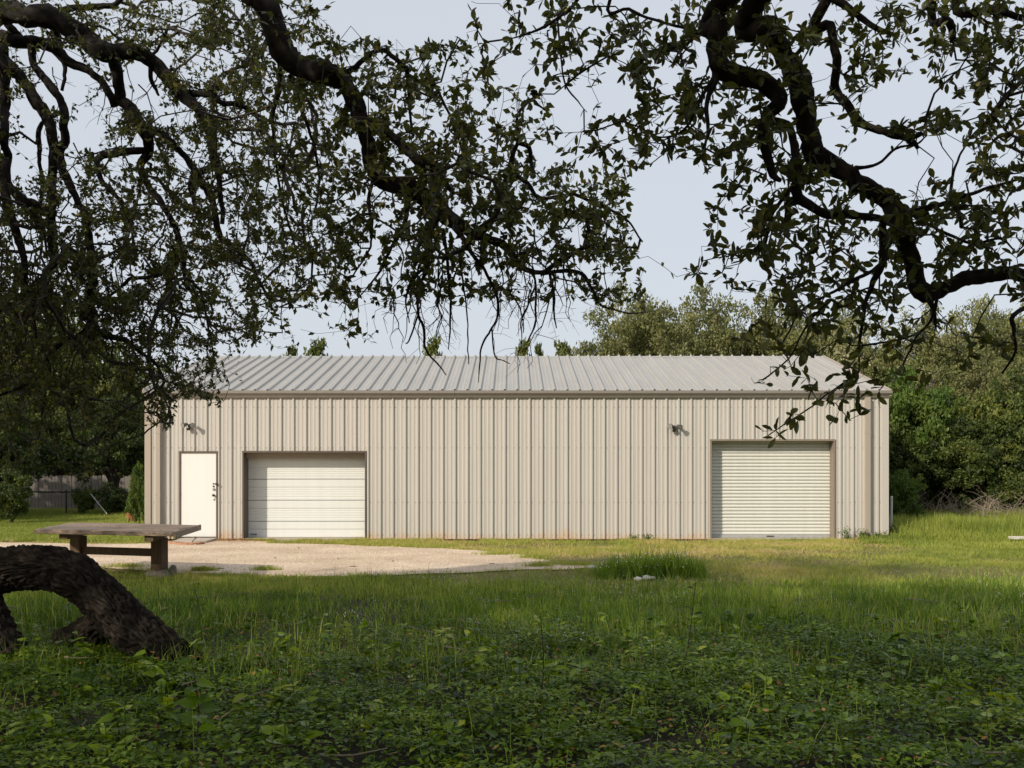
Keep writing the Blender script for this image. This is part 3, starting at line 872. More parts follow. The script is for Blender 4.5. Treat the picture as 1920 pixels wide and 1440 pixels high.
# ------------------------------------------------------------------ oaks whose limbs hang into the picture
def spline(ctrl, step):
    """Catmull-Rom through control rows (x, y, z, r)"""
    c = np.asarray(ctrl, float)
    if len(c) == 2: c = np.stack([c[0], (c[0] + c[1]) / 2, c[1]])
    c = np.vstack([2 * c[0] - c[1], c, 2 * c[-1] - c[-2]])
    c[0, 3] = c[1, 3]; c[-1, 3] = c[-2, 3]
    o = []
    for i in range(1, len(c) - 2):
        n = max(2, int(np.linalg.norm(c[i + 1, :3] - c[i, :3]) / step))
        t = np.arange(n)[:, None] / n
        p0, p1, p2, p3 = c[i - 1], c[i], c[i + 1], c[i + 2]
        q = .5 * ((2 * p1) + (p2 - p0) * t + (2 * p0 - 5 * p1 + 4 * p2 - p3) * t ** 2 + (3 * p1 - p0 - 3 * p2 + p3) * t ** 3)
        q[:, 3:] = p1[3:] + (p2[3:] - p1[3:]) * t
        o.append(q)
    o.append(c[-2][None])
    return np.concatenate(o)

def limb(ctrl_px, Y0, Y1=None, pre=()):
    """ctrl_px rows (px, py, width px); pre = world rows (x, y, z, r) before it"""
    Y1 = Y0 if Y1 is None else Y1
    n = len(ctrl_px); rows = [list(p) for p in pre]
    ws = [c[2] if len(c) > 2 else None for c in ctrl_px]
    kn = [i for i, w in enumerate(ws) if w is not None]
    wi = np.interp(range(n), kn, [ws[i] for i in kn])
    for i, c in enumerate(ctrl_px):
        Y = Y0 + (Y1 - Y0) * i / max(1, n - 1) + (.05 * math.sin(i * 2.1 + c[0]) * Y0 * .2 if 0 < i else 0)
        rows.append([*P(c[0], c[1], Y), wi[i] / 2 / (FPX / Y)])
    return np.array(rows)

def rough_tube(mb, path, k, seed, amp=.16):
    """limb with lumpy bark outline"""
    p = path[:, :3]; r = path[:, 3]
    n = len(p); T = unit(np.gradient(p, axis=0))
    a = unit(np.cross(T[0], (.3, .2, 1.0))); A = [a]
    for i in range(1, n): A.append(unit(A[-1] - T[i] * np.dot(A[-1], T[i])))
    A = np.array(A); B = np.cross(T, A); th = np.arange(k) / k * 6.28318
    L = np.concatenate([[0], np.cumsum(np.linalg.norm(np.diff(p, axis=0), axis=1))])
    w = 1 + amp * (fbm(np.broadcast_to(th[None] * 3, (n, k)), np.broadcast_to(L[:, None] * 14, (n, k)), 1.0, seed) - .5) * 2 + amp * .5 * rng.normal(size=(n, k)) * .5
    w *= (1 + .12 * (vnoise(L * 5, L * 0, 1.0, seed + 3) - .5) * 2)[:, None]
    ring = p[:, None] + (r[:, None] * w)[..., None] * (np.cos(th)[None, :, None] * A[:, None] + np.sin(th)[None, :, None] * B[:, None])
    i = np.arange(n - 1)[:, None] * k; j = np.arange(k)[None]; j2 = (j + 1) % k
    f = np.stack([i + j, i + j2, i + k + j2, i + k + j], -1).reshape(-1, 4)
    uv = np.stack([np.broadcast_to(th / 6.2832, (n, k)), np.broadcast_to(L[:, None], (n, k))], -1)
    b0 = mb.n
    mb.add(ring.reshape(-1, 3), f, .5, uv.reshape(-1, 2))
    e = b0 + (n - 1) * k
    mb.more([(e, e + q, e + q + 1) for q in range(1, k - 1)])

def grow(nodes, ndir, att, seg, first=.14):
    """join scattered points to the limbs by curved twigs; returns list of paths (index arrays), positions, parents"""
    N0 = len(nodes); mx = N0 + 400 + len(att) * 40
    pos = np.zeros((mx, 3)); dr = np.zeros((mx, 3)); par = np.full(mx, -1)
    pos[:N0] = nodes; dr[:N0] = ndir; n = N0; paths = []
    for a in att:
        d = np.linalg.norm(pos[:n] - a, axis=1)
        j = int(np.argmin(d)); L = d[j]
        if L < 1e-3: continue
        m = max(2, int(L / seg)); m = min(m, 38)
        pd = dr[j]; c1 = pos[j] + (pd * .4 + rng.normal(size=3) * .22) * L
        c2 = a + (rng.normal(size=3) * .14 + np.array([0, 0, .10])) * L
        t = np.linspace(0, 1, m + 1)[1:, None]
        q = (1 - t) ** 3 * pos[j] + 3 * (1 - t) ** 2 * t * c1 + 3 * (1 - t) * t * t * c2 + t ** 3 * a
        q[:-1] += rng.normal(size=(m - 1, 3)) * min(.022, seg * .22)
        if n + m >= mx: break
        idx = np.arange(n, n + m)
        pos[idx] = q; par[idx] = np.concatenate([[j], idx[:-1]])
        prev = np.vstack([pos[j][None], q[:-1]]); dr[idx] = unit(q - prev)
        n += m; paths.append(np.concatenate([[j], idx]))
    cnt = np.zeros(n)
    for p in paths: cnt[p[-1]] += 1
    for i in range(n - 1, N0 - 1, -1):
        if par[i] >= 0: cnt[par[i]] += cnt[i]
    return paths, pos[:n], dr[:n], cnt

# --- left oak: limbs traced (px, py, width px)
LIMBS_L = [
    ([(-120, 40, 48), (0, 22, 38), (50, 30, 36), (100, 33, 40), (133, 50, 38), (167, 80, 35), (200, 97, 33), (253, 98, 28), (293, 120, 24), (317, 150, 22), (333, 173, 22), (360, 193, 20), (387, 227, 20), (400, 273, 18), (407, 307, 15), (413, 350, 10), (418, 420, 8)], 10, 9.6),
    ([(345, 176, 15), (400, 178, 11), (420, 193, 9), (467, 207, 8), (495, 235, 5)], 10, 9.7),
    ([(405, 307, 14), (390, 318, 13), (370, 325, 13), (360, 345, 9), (372, 400, 7)], 9.8, 9.6),
    ([(105, 28, 14), (133, 15, 11), (200, 12, 10), (232, -6, 8)], 10, 10.2),
    ([(-110, 62, 34), (0, 70, 26), (33, 77, 24), (80, 80, 22), (110, 97, 20), (133, 117, 17), (167, 133, 14), (190, 150, 14), (207, 180, 14), (217, 198, 13)], 10.5, 10.1),
    ([(211, 106, 22), (223, 143, 20), (223, 183, 22), (247, 207, 25), (260, 233, 24), (277, 257, 22), (277, 283, 18), (263, 313, 13), (280, 347, 12), (317, 400, 11), (333, 433, 10), (337, 480, 10), (343, 490, 9), (352, 540, 6)], 10, 9.7),
    ([(265, 240, 16), (317, 260, 12), (350, 300, 13), (370, 333, 14), (393, 360, 13), (407, 417, 12), (417, 450, 11), (443, 467, 9), (467, 490, 8), (483, 520, 6), (505, 560, 4)], 9.9, 9.5),
    ([(275, 282, 13), (227, 285, 14), (187, 297, 12), (180, 313, 11), (197, 350, 9), (227, 383, 8), (236, 430, 5)], 9.9, 9.7),
    ([(-40, 90, 32), (0, 112, 26), (33, 140, 23), (67, 187, 22), (90, 227, 20), (100, 267, 18), (97, 333, 17), (97, 400, 16), (100, 480, 15), (83, 520, 12), (60, 560, 12), (63, 607, 6), (66, 640, 4)], 9.9, 9.5),
    ([(60, 84, 16), (63, 120, 14), (93, 160, 14), (117, 200, 14), (122, 233, 15), (117, 300, 14), (127, 340, 14), (143, 373, 14), (163, 417, 14), (170, 467, 14), (172, 523, 15), (173, 607, 14), (200, 627, 11), (233, 637, 10), (253, 653, 7), (290, 680, 5), (310, 715, 3)], 10.2, 9.6),
    ([(-30, 10, 14), (7, 33, 13), (27, 60, 12), (40, 78, 12)], 10.3, 10.4),
    ([(-15, 80, 20), (7, 127, 18), (10, 200, 16), (11, 250, 16), (13, 295, 14), (8, 330, 9)], 9.6, 9.6),
    ([(-30, 300, 18), (0, 322, 18), (27, 360, 18), (67, 383, 16), (97, 402, 14)], 9.6, 9.6),
    ([(12, 300, 15), (10, 370, 16), (25, 430, 16), (43, 490, 13), (50, 540, 9), (40, 600, 5)], 9.4, 9.2),
    ([(172, 590, 10), (160, 620, 8), (117, 643, 8), (90, 670, 9), (93, 707, 8), (80, 760, 5), (78, 800, 3)], 9.6, 9.4),
    ([(92, 700, 6), (60, 715, 6), (20, 735, 5), (-20, 750, 4)], 9.5, 9.3),
    ([(350, 470, 9), (320, 500, 9), (290, 517, 8), (250, 522, 7), (233, 532, 6), (200, 560, 4)], 9.7, 9.5),
    ([(110, 210, 10), (76, 240, 9), (78, 320, 8), (76, 400, 6), (80, 470, 4)], 10.3, 10.4),
    ([(100, 40, 12), (112, 80, 11), (122, 120, 8), (116, 170, 6)], 10.2, 10.3),
    ([(283, 122, 9), (284, 150, 8), (296, 178, 4)], 10, 10),
]
# the limb that hangs through the middle
LIMBS_C = [
    ([(487, 0, 38), (507, 40, 42), (530, 93, 45), (560, 123, 42), (600, 137, 40), (632, 148, 36), (660, 172, 30), (673, 207, 30), (690, 267, 29), (703, 325, 29), (723, 346, 28), (773, 353, 35), (813, 377, 35), (840, 410, 28), (893, 437, 17), (940, 460, 14), (963, 483, 11), (978, 504, 10), (1017, 513, 9), (1053, 487, 9), (1100, 463, 7), (1140, 470, 5)], 6.4, 6.4),
    ([(694, 232, 19), (720, 247, 18), (750, 267, 19), (790, 300, 18), (833, 343, 11), (850, 365, 6)], 6.4, 6.2),
    ([(893, 437, 12), (915, 425, 12), (935, 390, 13), (947, 360, 12), (960, 310, 11), (970, 267, 8), (972, 217, 6), (997, 187, 5), (1012, 196, 4), (1023, 207, 3)], 6.4, 6.5),
    ([(970, 268, 8), (993, 277, 8), (997, 310, 6), (1003, 333, 4)], 6.5, 6.5),
    ([(957, 322, 9), (990, 347, 8), (1010, 370, 7), (1050, 369, 6), (1087, 367, 6), (1140, 393, 5), (1173, 413, 4), (1205, 455, 3)], 6.4, 6.3),
    ([(1017, 513, 8), (1060, 508, 7), (1097, 517, 7), (1113, 550, 7), (1125, 572, 5), (1153, 582, 3)], 6.4, 6.4),
    ([(813, 380, 18), (818, 405, 16), (803, 443, 12), (803, 500, 9), (790, 525, 6), (780, 545, 5), (783, 593, 5), (793, 613, 5), (800, 657, 3.5), (818, 678, 3), (837, 702, 2)], 6.4, 6.2),
    ([(840, 412, 12), (870, 450, 9), (893, 483, 7), (917, 523, 5.5), (933, 580, 4.5), (922, 613, 4), (903, 650, 3.5), (898, 690, 3), (897, 717, 1.5)], 6.3, 6.1),
    ([(922, 613, 3), (927, 667, 3), (940, 676, 2), (955, 681, 1.5)], 6.2, 6.2),
    ([(985, 505, 6), (1003, 522, 5), (1005, 580, 4), (1004, 612, 4), (987, 643, 2)], 6.4, 6.3),
    ([(1030, 510, 6), (1040, 553, 4), (1039, 590, 3), (1041, 615, 2)], 6.4, 6.3),
    ([(830, 430, 8), (838, 480, 6), (843, 533, 5), (846, 600, 3.5), (842, 655, 2)], 6.2, 6.0),
    ([(860, 470, 6), (868, 520, 4), (878, 600, 3), (879, 682, 2)], 6.3, 6.2),
    ([(803, 500, 6), (775, 520, 5), (762, 560, 3), (766, 605, 2)], 6.2, 6.1),
    ([(783, 593, 4), (768, 640, 3), (762, 643, 2)], 6.2, 6.1),
    ([(950, 540, 4), (975, 580, 3), (980, 625, 2)], 6.3, 6.2),
    ([(632, 146, 13), (660, 127, 10), (690, 103, 9), (723, 95, 9), (750, 117, 9), (763, 140, 9), (768, 200, 6), (774, 260, 4)], 6.4, 6.6),
    ([(764, 142, 7), (787, 153, 7), (817, 163, 7), (837, 200, 5), (857, 240, 4)], 6.5, 6.6),
    ([(700, 330, 8), (692, 380, 7), (700, 420, 5), (690, 470, 4), (660, 520, 3)], 6.4, 6.1),
    ([(765, 360, 12), (762, 400, 9), (740, 450, 6), (720, 500, 5), (690, 540, 3), (660, 570, 2)], 6.3, 6.0),
    ([(700, 400, 6), (670, 405, 5), (640, 425, 4), (615, 420, 3)], 6.3, 6.2),
    ([(545, 140, 10), (560, 190, 8), (580, 250, 6), (600, 330, 5), (590, 400, 3)], 6.9, 7.4),
    ([(520, 80, 9), (525, 160, 8), (510, 240, 6), (520, 330, 5), (540, 420, 4), (560, 500, 3)], 7.2, 8.0),
]
LIMBS_R = [
    ([(1350, 0, 36), (1348, 50, 36), (1347, 100, 34), (1350, 122, 34), (1380, 136, 33), (1420, 145, 31), (1448, 167, 30), (1453, 193, 26), (1436, 213, 23), (1430, 250, 16), (1440, 293, 16), (1447, 327, 14), (1463, 338, 9)], 4.5, 4.4),
    ([(1345, 118, 20), (1340, 147, 16), (1327, 187, 10), (1330, 247, 6), (1322, 280, 4)], 4.5, 4.3),
    ([(1442, 225, 14), (1477, 233, 14), (1488, 267, 14), (1500, 317, 18), (1498, 355, 20), (1513, 374, 19), (1547, 400, 17), (1597, 402, 16), (1653, 410, 13), (1661, 433, 17), (1660, 480, 15), (1655, 498, 12), (1630, 557, 8), (1622, 592, 7), (1612, 650, 5), (1610, 697, 3.5), (1600, 708, 3.5), (1570, 728, 3.2), (1540, 747, 3), (1487, 787, 2.6), (1440, 818, 2)], 4.4, 4.2),
    ([(1505, 366, 16), (1488, 377, 17), (1478, 383, 12)], 4.35, 4.3),
    ([(1660, 488, 9), (1630, 513, 7), (1593, 530, 6), (1540, 560, 5), (1500, 590, 4), (1470, 640, 3)], 4.3, 4.1),
    ([(1413, 0, 46), (1437, 50, 42), (1467, 100, 40), (1500, 150, 40), (1510, 200, 40), (1513, 250, 38), (1533, 290, 40), (1580, 320, 36), (1623, 353, 34), (1667, 380, 36), (1687, 417, 35), (1699, 467, 32), (1710, 513, 31), (1738, 547, 35), (1773, 540, 25), (1813, 521, 24), (1873, 515, 23), (1935, 520, 22), (2100, 560, 18), (2250, 540, 12)], 4.7, 4.8),
    ([(1738, 552, 14), (1750, 585, 8), (1752, 620, 4)], 4.7, 4.6),
    ([(1547, -5, 18), (1557, 50, 17), (1567, 100, 16), (1573, 160, 15), (1597, 200, 17), (1620, 230, 15), (1663, 247, 14), (1707, 263, 12), (1720, 281, 6)], 5.0, 4.9),
    ([(1690, 256, 11), (1712, 257, 9), (1728, 250, 8)], 4.9, 4.9),
    ([(1562, -5, 15), (1613, 30, 13), (1640, 50, 12), (1667, 64, 9)], 5.1, 5.1),
    ([(1750, -15, 15), (1780, 43, 14), (1790, 80, 10)], 5.2, 5.2),
    ([(1800, -6, 13), (1863, 20, 12), (1930, 40, 12)], 5.3, 5.2),
    ([(1603, 316, 7), (1647, 307, 6), (1680, 280, 5.5), (1720, 270, 5), (1738, 258, 3)], 4.8, 4.9),
    ([(1690, 408, 12), (1712, 398, 10), (1780, 380, 8), (1847, 353, 6), (1925, 330, 5)], 4.7, 4.6),
    ([(1735, 396, 7), (1745, 412, 7), (1757, 430, 7), (1820, 453, 6), (1880, 450, 5), (1905, 475, 3)], 4.7, 4.7),
    ([(1560, 560, 4), (1520, 600, 4), (1480, 667, 3), (1443, 707, 3), (1423, 713, 2)], 4.2, 4.1),
    ([(1088, -6, 7), (1053, 30, 6), (1023, 50, 5), (980, 67, 3), (955, 75, 2)], 5.0, 4.9),
    ([(1045, 36, 4.5), (1053, 110, 4), (1063, 160, 3.5), (1085, 190, 2.5), (1103, 210, 1.5)], 5.0, 4.9),
    ([(1147, -6, 7), (1180, 20, 6), (1230, 40, 5), (1300, 60, 5), (1340, 75, 5)], 5.0, 4.6),
    ([(1345, 135, 9), (1310, 190, 6), (1280, 240, 5), (1240, 260, 3), (1200, 240, 2)], 4.5, 4.4),
    ([(1925, 575, 9), (1900, 620, 7), (1905, 660, 5), (1880, 700, 4)], 4.0, 3.9),
    ([(1500, 330, 8), (1450, 400, 6), (1430, 460, 5), (1400, 480, 3), (1365, 485, 2)], 4.4, 4.3),
    ([(1760, 545, 7), (1745, 600, 5), (1720, 630, 4), (1690, 700, 3)], 4.6, 4.5),
    ([(1780, 380, 6), (1790, 320, 5), (1820, 260, 4), (1870, 200, 3)], 4.6, 4.9),
]
DENS = ["3355675300013654545456" "67", "1124377344432456545354" "56", "2114366676521126644314" "54", "2235667767752133664310" "35",
        "4456666656777551145423" "56", "7777776655666661156555" "55", "8888765434443340145555" "32", "8887652110000000024443" "21",
        "7766510000000000002321" "11", "6534300000000000000110" "00", "2210000000000000000000" "00"]
def sky_hole(x, y):
    h = 0
    for cx, cy, rx, ry in ((120, 150, 55, 60), (262, 160, 38, 48), (60, 240, 30, 60), (170, 235, 28, 35), (330, 215, 45, 22), (50, 300, 45, 30), (1700, 190, 70, 45), (1690, 300, 60, 45), (1790, 300, 40, 60), (1830, 560, 70, 40), (1560, 240, 22, 30), (745, 40, 130, 38), (300, 110, 25, 25), (140, 280, 20, 50), (372, 806, 50, 50), (1250, 400, 75, 110)):
        h |= ((x - cx) / rx) ** 2 + ((y - cy) / ry) ** 2 < 1
    return h
def attractors(which, k, limbs):
    """leaf-cluster positions after the density of foliage seen in the photograph"""
    out = []
    segs = np.concatenate([np.array([[c[0], c[1], l[1] + ((l[2] - l[1]) * i / len(l[0]))] for i, c in enumerate(l[0])]) for l in limbs])
    for r, row in enumerate(DENS):
        for c, ch in enumerate(row):
            d = int(ch)
            if which == 'L' and c > 7: continue
            if which == 'L' and c in (6, 7): d *= .55 if c == 6 else .35
            if which == 'C':
                if not ((8 <= c <= 14 and r >= 1) or (c in (6, 7))): continue
                if r == 1 and c > 10: continue
                if r in (2, 3) and c in (13, 14): continue
                if c in (6, 7): d *= .45 if c == 6 else .65
                if r >= 7: d *= .8
            if which == 'R':
                ok = c >= 15 or (c >= 11 and r <= 1) or (c >= 12 and r == 2) or (c in (13, 14) and r in (2, 3))
                if not ok: continue
            n = rng.poisson(d * k * (1.15 if d >= 7 else 1))
            for _ in range(n):
                for _t in range(6):
                    px = (c + rng.uniform(-.1, 1.1)) * 80; py = (r + rng.uniform(-.1, 1.1)) * 80
                    if sky_hole(px, py): continue
                    if rng.uniform() < float(vnoise(px, py, 34, 5 + len(which))) * 1.35 + .0: break
                else: continue
                dd = np.hypot(segs[:, 0] - px, segs[:, 1] - py)
                w = np.exp(-dd / 60); Y = (segs[:, 2] * w).sum() / w.sum() if w.sum() > 1e-6 else segs[:, 2].mean()
                Y += rng.normal() * (.8 if which == 'L' else .38 if which == 'C' else .26)
                out.append(P(px, py, Y))
    if which != 'C':
        for r in range(8):
            for c in ((-3, -2, -1) if which == 'L' else (24, 25, 26, 27)):
                for _ in range(rng.poisson((6 if which == 'L' else 5) * k * .55)):
                    out.append(P((c + rng.uniform()) * 80, (r + rng.uniform()) * 80, (9.8 if which == 'L' else 4.7) + rng.normal() * (.8 if which == 'L' else .35)))
    out = np.array(out); rng.shuffle(out)
    return out

def in_frame(v, m=0.03):
    Y = np.maximum(v[:, 1], .05)
    return (v[:, 1] > .15) & (np.abs(v[:, 0]) / Y < .523 + m + .12 / Y) & ((v[:, 2] - CAM_H) / Y < .4875 + m + .12 / Y)

def big_oak(name, label, trunk_ctrl, parts, masses, cat='tree'):
    org = np.array([trunk_ctrl[0][0], trunk_ctrl[0][1], 0])
    root = thing(name, label, cat, org, 'oaks overhanging the lawn')
    mb = MB(); rough_tube(mb, spline(trunk_ctrl, .2), 20, 5); mb.build('trunk', M['limb'], root, org, smooth=True)
    # whole-crown limbs outside the picture
    for c in masses['limbs']:
        mb = MB(); rough_tube(mb, spline(c, .25), 12, 7); mb.build('limb', M['limb'], root, org, smooth=True)
    big = []
    tw = MB(); lf = MB()
    for which, limbs, k, leafL, per, seg in parts:
        nodes = []; nd = []
        for li, l in enumerate(limbs):
            path = spline(limb(*l[:3], pre=l[3] if len(l) > 3 else ()), .024 if which != 'L' else .04)
            r = path[:, 3]
            s_ = np.concatenate([[0], np.cumsum(np.linalg.norm(np.diff(path[:, :3], axis=0), axis=1))])
            for ax in range(3):
                path[:, ax] += ((vnoise(s_, s_ * 0 + ax * 9.1, .16, li + 60) - .5) * (np.minimum(r, .028) * .8 + .010) + (vnoise(s_, s_ * 0 + ax * 5.3, .055, li + 90) - .5) * (np.minimum(r, .03) * .35 + .005)) * np.minimum(1, s_ / .3)
            mb = MB(); rough_tube(mb, path, 20 if r.max() > .04 else 10 if r.max() > .015 else 6, li + 30, .20)
            mb.build('limb' if r.max() > .02 else 'branch', M['limb'], root, org, smooth=True)
            ok = in_frame(path[:, :3], .30)
            nodes.append(path[ok][::3, :3]); nd.append(unit(np.gradient(path[:, :3], axis=0))[ok][::3])
        nodes = np.concatenate(nodes); nd = np.concatenate(nd)
        att = attractors(which, k, limbs)
        if which == 'R':
            att = np.concatenate([att, [P(a, b, 4.15 + rng.normal() * .08) for a, b in ((1600, 690), (1585, 735), (1540, 757), (1525, 738), (1500, 790), (1478, 783), (1450, 822), (1432, 806), (1612, 760), (1625, 735), (1436, 720), (1408, 708), (1455, 690), (1590, 705), (1560, 700), (1650, 730))]])
        paths, pos, dr, cnt = grow(nodes, nd, att, seg)
        bl, bd, bn, bs, bt = [], [], [], [], []
        for p in paths:
            q = pos[p]; r0 = .0011 * np.sqrt(np.maximum(cnt[p], 1)) * (1.35 if which == 'L' else 1.1)
            r0 = np.minimum(r0, .018); r0[0] = r0[1]
            q2 = q if len(q) < 8 else q
            tw.tube(q2, r0, 4 if r0.max() > .003 else 3, rng.uniform(), cap=False)
            if rng.uniform() < .10: continue
            n = rng.integers(max(2, per - 2), per + 3)
            m = len(q)
            for _ in range(n):
                u = 1 - abs(rng.normal()) * .9 * min(1, .30 / max(.05, np.linalg.norm(q[-1] - q[0])))
                u = max(0.0, min(1, u)) * (m - 1); i0 = min(int(u), m - 2); b = q[i0] + (q[i0 + 1] - q[i0]) * (u - i0)
                d = dr[p[min(i0 + 1, m - 1)]] * .7 + rng.normal(size=3) * .75 + np.array([0, 0, -.12])
                bl.append(b); bd.append(d); bn.append(rng.normal(size=3) * .75 + np.array([-.1, -.1, .85]))
                bs.append(leafL * rng.uniform(.6, 1.25)); bt.append(np.clip(rng.normal(.42, .17), 0, .9) if rng.uniform() > .012 else 1.0)
        bl = np.array(bl); bd = unit(np.array(bd)); bn = np.array(bn); bs = np.array(bs); bt = np.array(bt)
        big.append((bl, bd, bn, bs, bt))
    for (px, py, Y, dx, dy, w) in masses.get('bare', []):
        # crooked leafless twigs hanging from the limbs
        p0 = P(px, py, Y); n_ = max(4, int(dy / 16)); q = [p0]; d = np.array([dx * .5, 0, -dy], float) / n_
        for k in range(n_):
            d2 = d + np.array([rng.normal() * 5.5, rng.normal() * 5, rng.normal() * 3]); q.append(q[-1] + d2 * (Y / FPX))
        q = np.array(q)
        r0 = np.linspace(w, .9, len(q)) / 2 * (Y / FPX); tw.tube(q, r0, 4, rng.uniform(), cap=False)
        for k in range(max(2, int(dy / 26))):
            i0 = rng.integers(1, len(q) - 1); L = rng.uniform(15, 62) * Y / FPX
            e = unit(np.array([rng.choice([-1, 1]) * rng.uniform(.3, 1.1), rng.normal() * .5, rng.uniform(-1.2, .1)])); m1 = q[i0] + e * L * .5 + rng.normal(size=3) * L * .09
            e2 = m1 + unit(e + np.array([rng.normal() * .5, 0, -.4])) * L * .5
            tw.tube([q[i0], m1, e2], np.array([.62, .5, .3]) * max(r0[i0], .6 * Y / FPX), 3, rng.uniform(), cap=False)
            if rng.uniform() < .5:
                e3 = m1 + unit(e + np.array([rng.normal(), rng.normal() * .4, .3])) * L * .3
                tw.tube([m1, (m1 + e3) / 2, e3], np.array([.5, .4, .3]) * .8 * Y / FPX, 3, rng.uniform(), cap=False)
    bl, bd, bn, bs, bt = [np.concatenate(z) for z in zip(*big)]
    # the 300 leaves that show largest are parts of their own
    size = bs / bl[:, 1]; infr = (np.abs(bl[:, 0]) / bl[:, 1] < .52) & ((bl[:, 2] - CAM_H) / bl[:, 1] < .48)
    order = np.argsort(-size * infr); top = order[:300]; rest = order[300:]
    lf.leaves(bl[rest], bd[rest], bn[rest], bs[rest], bs[rest] * rng.uniform(.38, .54, len(rest)) * (1 if len(parts) == 1 else 1.25), OVAL if len(parts) == 1 else LEAF4, bt[rest])
    lmes = []
    for q in range(6):
        m_ = MB(); m_.leaves([(0, 0, 0)], [(1, 0, 0)], [(0, 0, 1)], 1.0, rng.uniform(.40, .52), OVAL, .25 + .09 * q); lmes.append(m_.mesh('leaf', M['oak_leaf']))
    for q, k in enumerate(top):
        d = Vector(bd[k]); s = Vector(bn[k]).cross(d).normalized(); n = d.cross(s)
        from mathutils import Matrix
        R = Matrix((d, s, n)).transposed()
        place('leaf', lmes[q % 6], root, bl[k] - org, R.to_euler(), (bs[k],) * 3)
    tag(tw.build('twigs', M['twig'], root, org), kind='stuff')
    # the rest of the crown, above and behind the camera
    for (cx, cy, cz, rx, ry, rz, n, s) in masses['blobs']:
        n = int(n * .6); s = s * 1.29
        d = rand_dirs(n); r = rng.uniform(0, 1, n) ** .45
        c = np.array([cx, cy, cz]) + d * r[:, None] * (rx, ry, rz)
        c += (fbm(c[:, 0] * 3, c[:, 1] * 3 + c[:, 2] * 2, 3.0, 4) - .5)[:, None] * 1.6
        keep = ~in_frame(c) & (np.linalg.norm(c - np.array([0, 0, CAM_H]), axis=1) > 1.6) & (c[:, 2] > .9)
        keep &= vnoise(c[:, 0] + c[:, 2], c[:, 1] - c[:, 2], .9, 9) > np.where(c[:, 1] > 3.2, .55, .28)
        c = c[keep]; m = len(c)
        lf.leaves(c, rand_dirs(m), rand_dirs(m) + (0, 0, .8), s * rng.uniform(.7, 1.3, m), s * .6 * rng.uniform(.7, 1.3, m), LEAF2, np.clip(rng.normal(.45, .18, m), 0, 1))
    tag(lf.build('crown', M['oak_leaf'], root, org), kind='stuff')
    return root

BARE = [(rng.uniform(715, 1075), rng.uniform(430, 545), rng.uniform(6.0, 6.6), rng.uniform(-50, 50), rng.uniform(70, 165), rng.uniform(2.2, 4.5)) for _ in range(40)]
BARE += [(rng.uniform(-20, 330), rng.uniform(430, 640), rng.uniform(9.2, 10.2), rng.uniform(-110, 110), rng.uniform(70, 200), rng.uniform(2, 5.5)) for _ in range(85)]
BARE += [(rng.uniform(60, 560), rng.uniform(120, 450), rng.uniform(9.4, 10.4), rng.uniform(-90, 90), rng.uniform(50, 120), rng.uniform(2, 4)) for _ in range(50)]
preC = [(-8.2, 6.2, 4.9, .30), (-6.0, 5.9, 5.7, .24), (-3.6, 6.1, 5.75, .19), (-2.2, 6.3, 5.2, .13)]
LC = [list(LIMBS_C[0]) + [preC]] + [list(l) for l in LIMBS_C[1:]]
def preL(z, y): return [(-9.0, 8.0, 4.6, .34), (-7.4, y, z, .24)]
LL = [list(l) for l in LIMBS_L]
LL[0] += [preL(6.0, 9.4)]; LL[4] += [preL(5.8, 10.0)]; LL[8] += [preL(5.6, 9.2)]
big_oak('live_oak', 'large dark oak overhanging from the left, its twisting limbs hanging over the building', [(-9.0, 7.2, -.1, .62), (-8.9, 7.25, .6, .5), (-8.7, 7.3, 2.2, .46), (-8.6, 7.2, 3.8, .44), (-8.3, 6.6, 5.0, .32)],
        [('L', LL, 20.5, .049, 7, .10), ('C', LC, 11.0, .055, 5, .08)],
        dict(bare=BARE, limbs=[[(-8.6, 7.2, 4.0, .34), (-9.6, 4.0, 6.0, .24), (-9.4, 0.0, 7.2, .14), (-9, -3, 8.0, .06)], [(-8.5, 7.0, 4.4, .3), (-6.6, 3.0, 6.4, .2), (-4.6, -1, 7.2, .12), (-3.2, -4, 7.8, .05)],
                    [(-8.8, 7.2, 4.2, .3), (-12, 6, 6, .2), (-15, 4.5, 7.4, .1), (-17, 3, 8, .05)]],
             blobs=[(-9, 3.0, 7.0, 5.5, 4.2, 2.6, 9000, .17), (-6.0, -1.5, 7.0, 4.6, 4.2, 2.4, 8500, .17), (-13.5, 2.5, 6.6, 4.6, 4.0, 3.0, 8000, .18), (-11, -3.5, 6.0, 5.0, 4.0, 3.4, 9000, .18), (-5.5, 4.6, 6.6, 3.6, 2.6, 1.3, 4200, .15), (-14, -1, 4.0, 3, 4, 2.4, 4500, .18), (-14.5, 6.0, 5.6, 4.2, 2.6, 2.4, 8000, .17), (-3.2, 5.2, 7.6, 3.6, 2.2, 1.4, 7000, .15), (-8.5, 5.6, 7.4, 4.2, 2.6, 1.7, 8000, .16), (-7, -6, 5.5, 5, 3.5, 3.5, 8000, .2)]))
preR = [(3.0, -1.0, 3.4, .20), (2.5, 1.2, 4.5, .15), (1.7, 3.2, 4.45, .08)]
preR2 = [(3.0, -1.0, 3.4, .22), (2.7, 1.4, 4.6, .17), (1.9, 3.4, 4.7, .09)]
preR3 = [(3.2, -1.0, 3.6, .16), (3.0, 2.0, 4.9, .1), (2.2, 3.8, 4.9, .05)]
RR = [list(l) for l in LIMBS_R]
RR[0] += [preR]; RR[5] += [preR2]; RR[7] += [preR3]
RR[16] += [[(1.4, 3.4, 4.6, .03), (.8, 4.4, 4.4, .015)]]; RR[18] += [[(1.4, 3.4, 4.6, .03), (.9, 4.4, 4.5, .015)]]
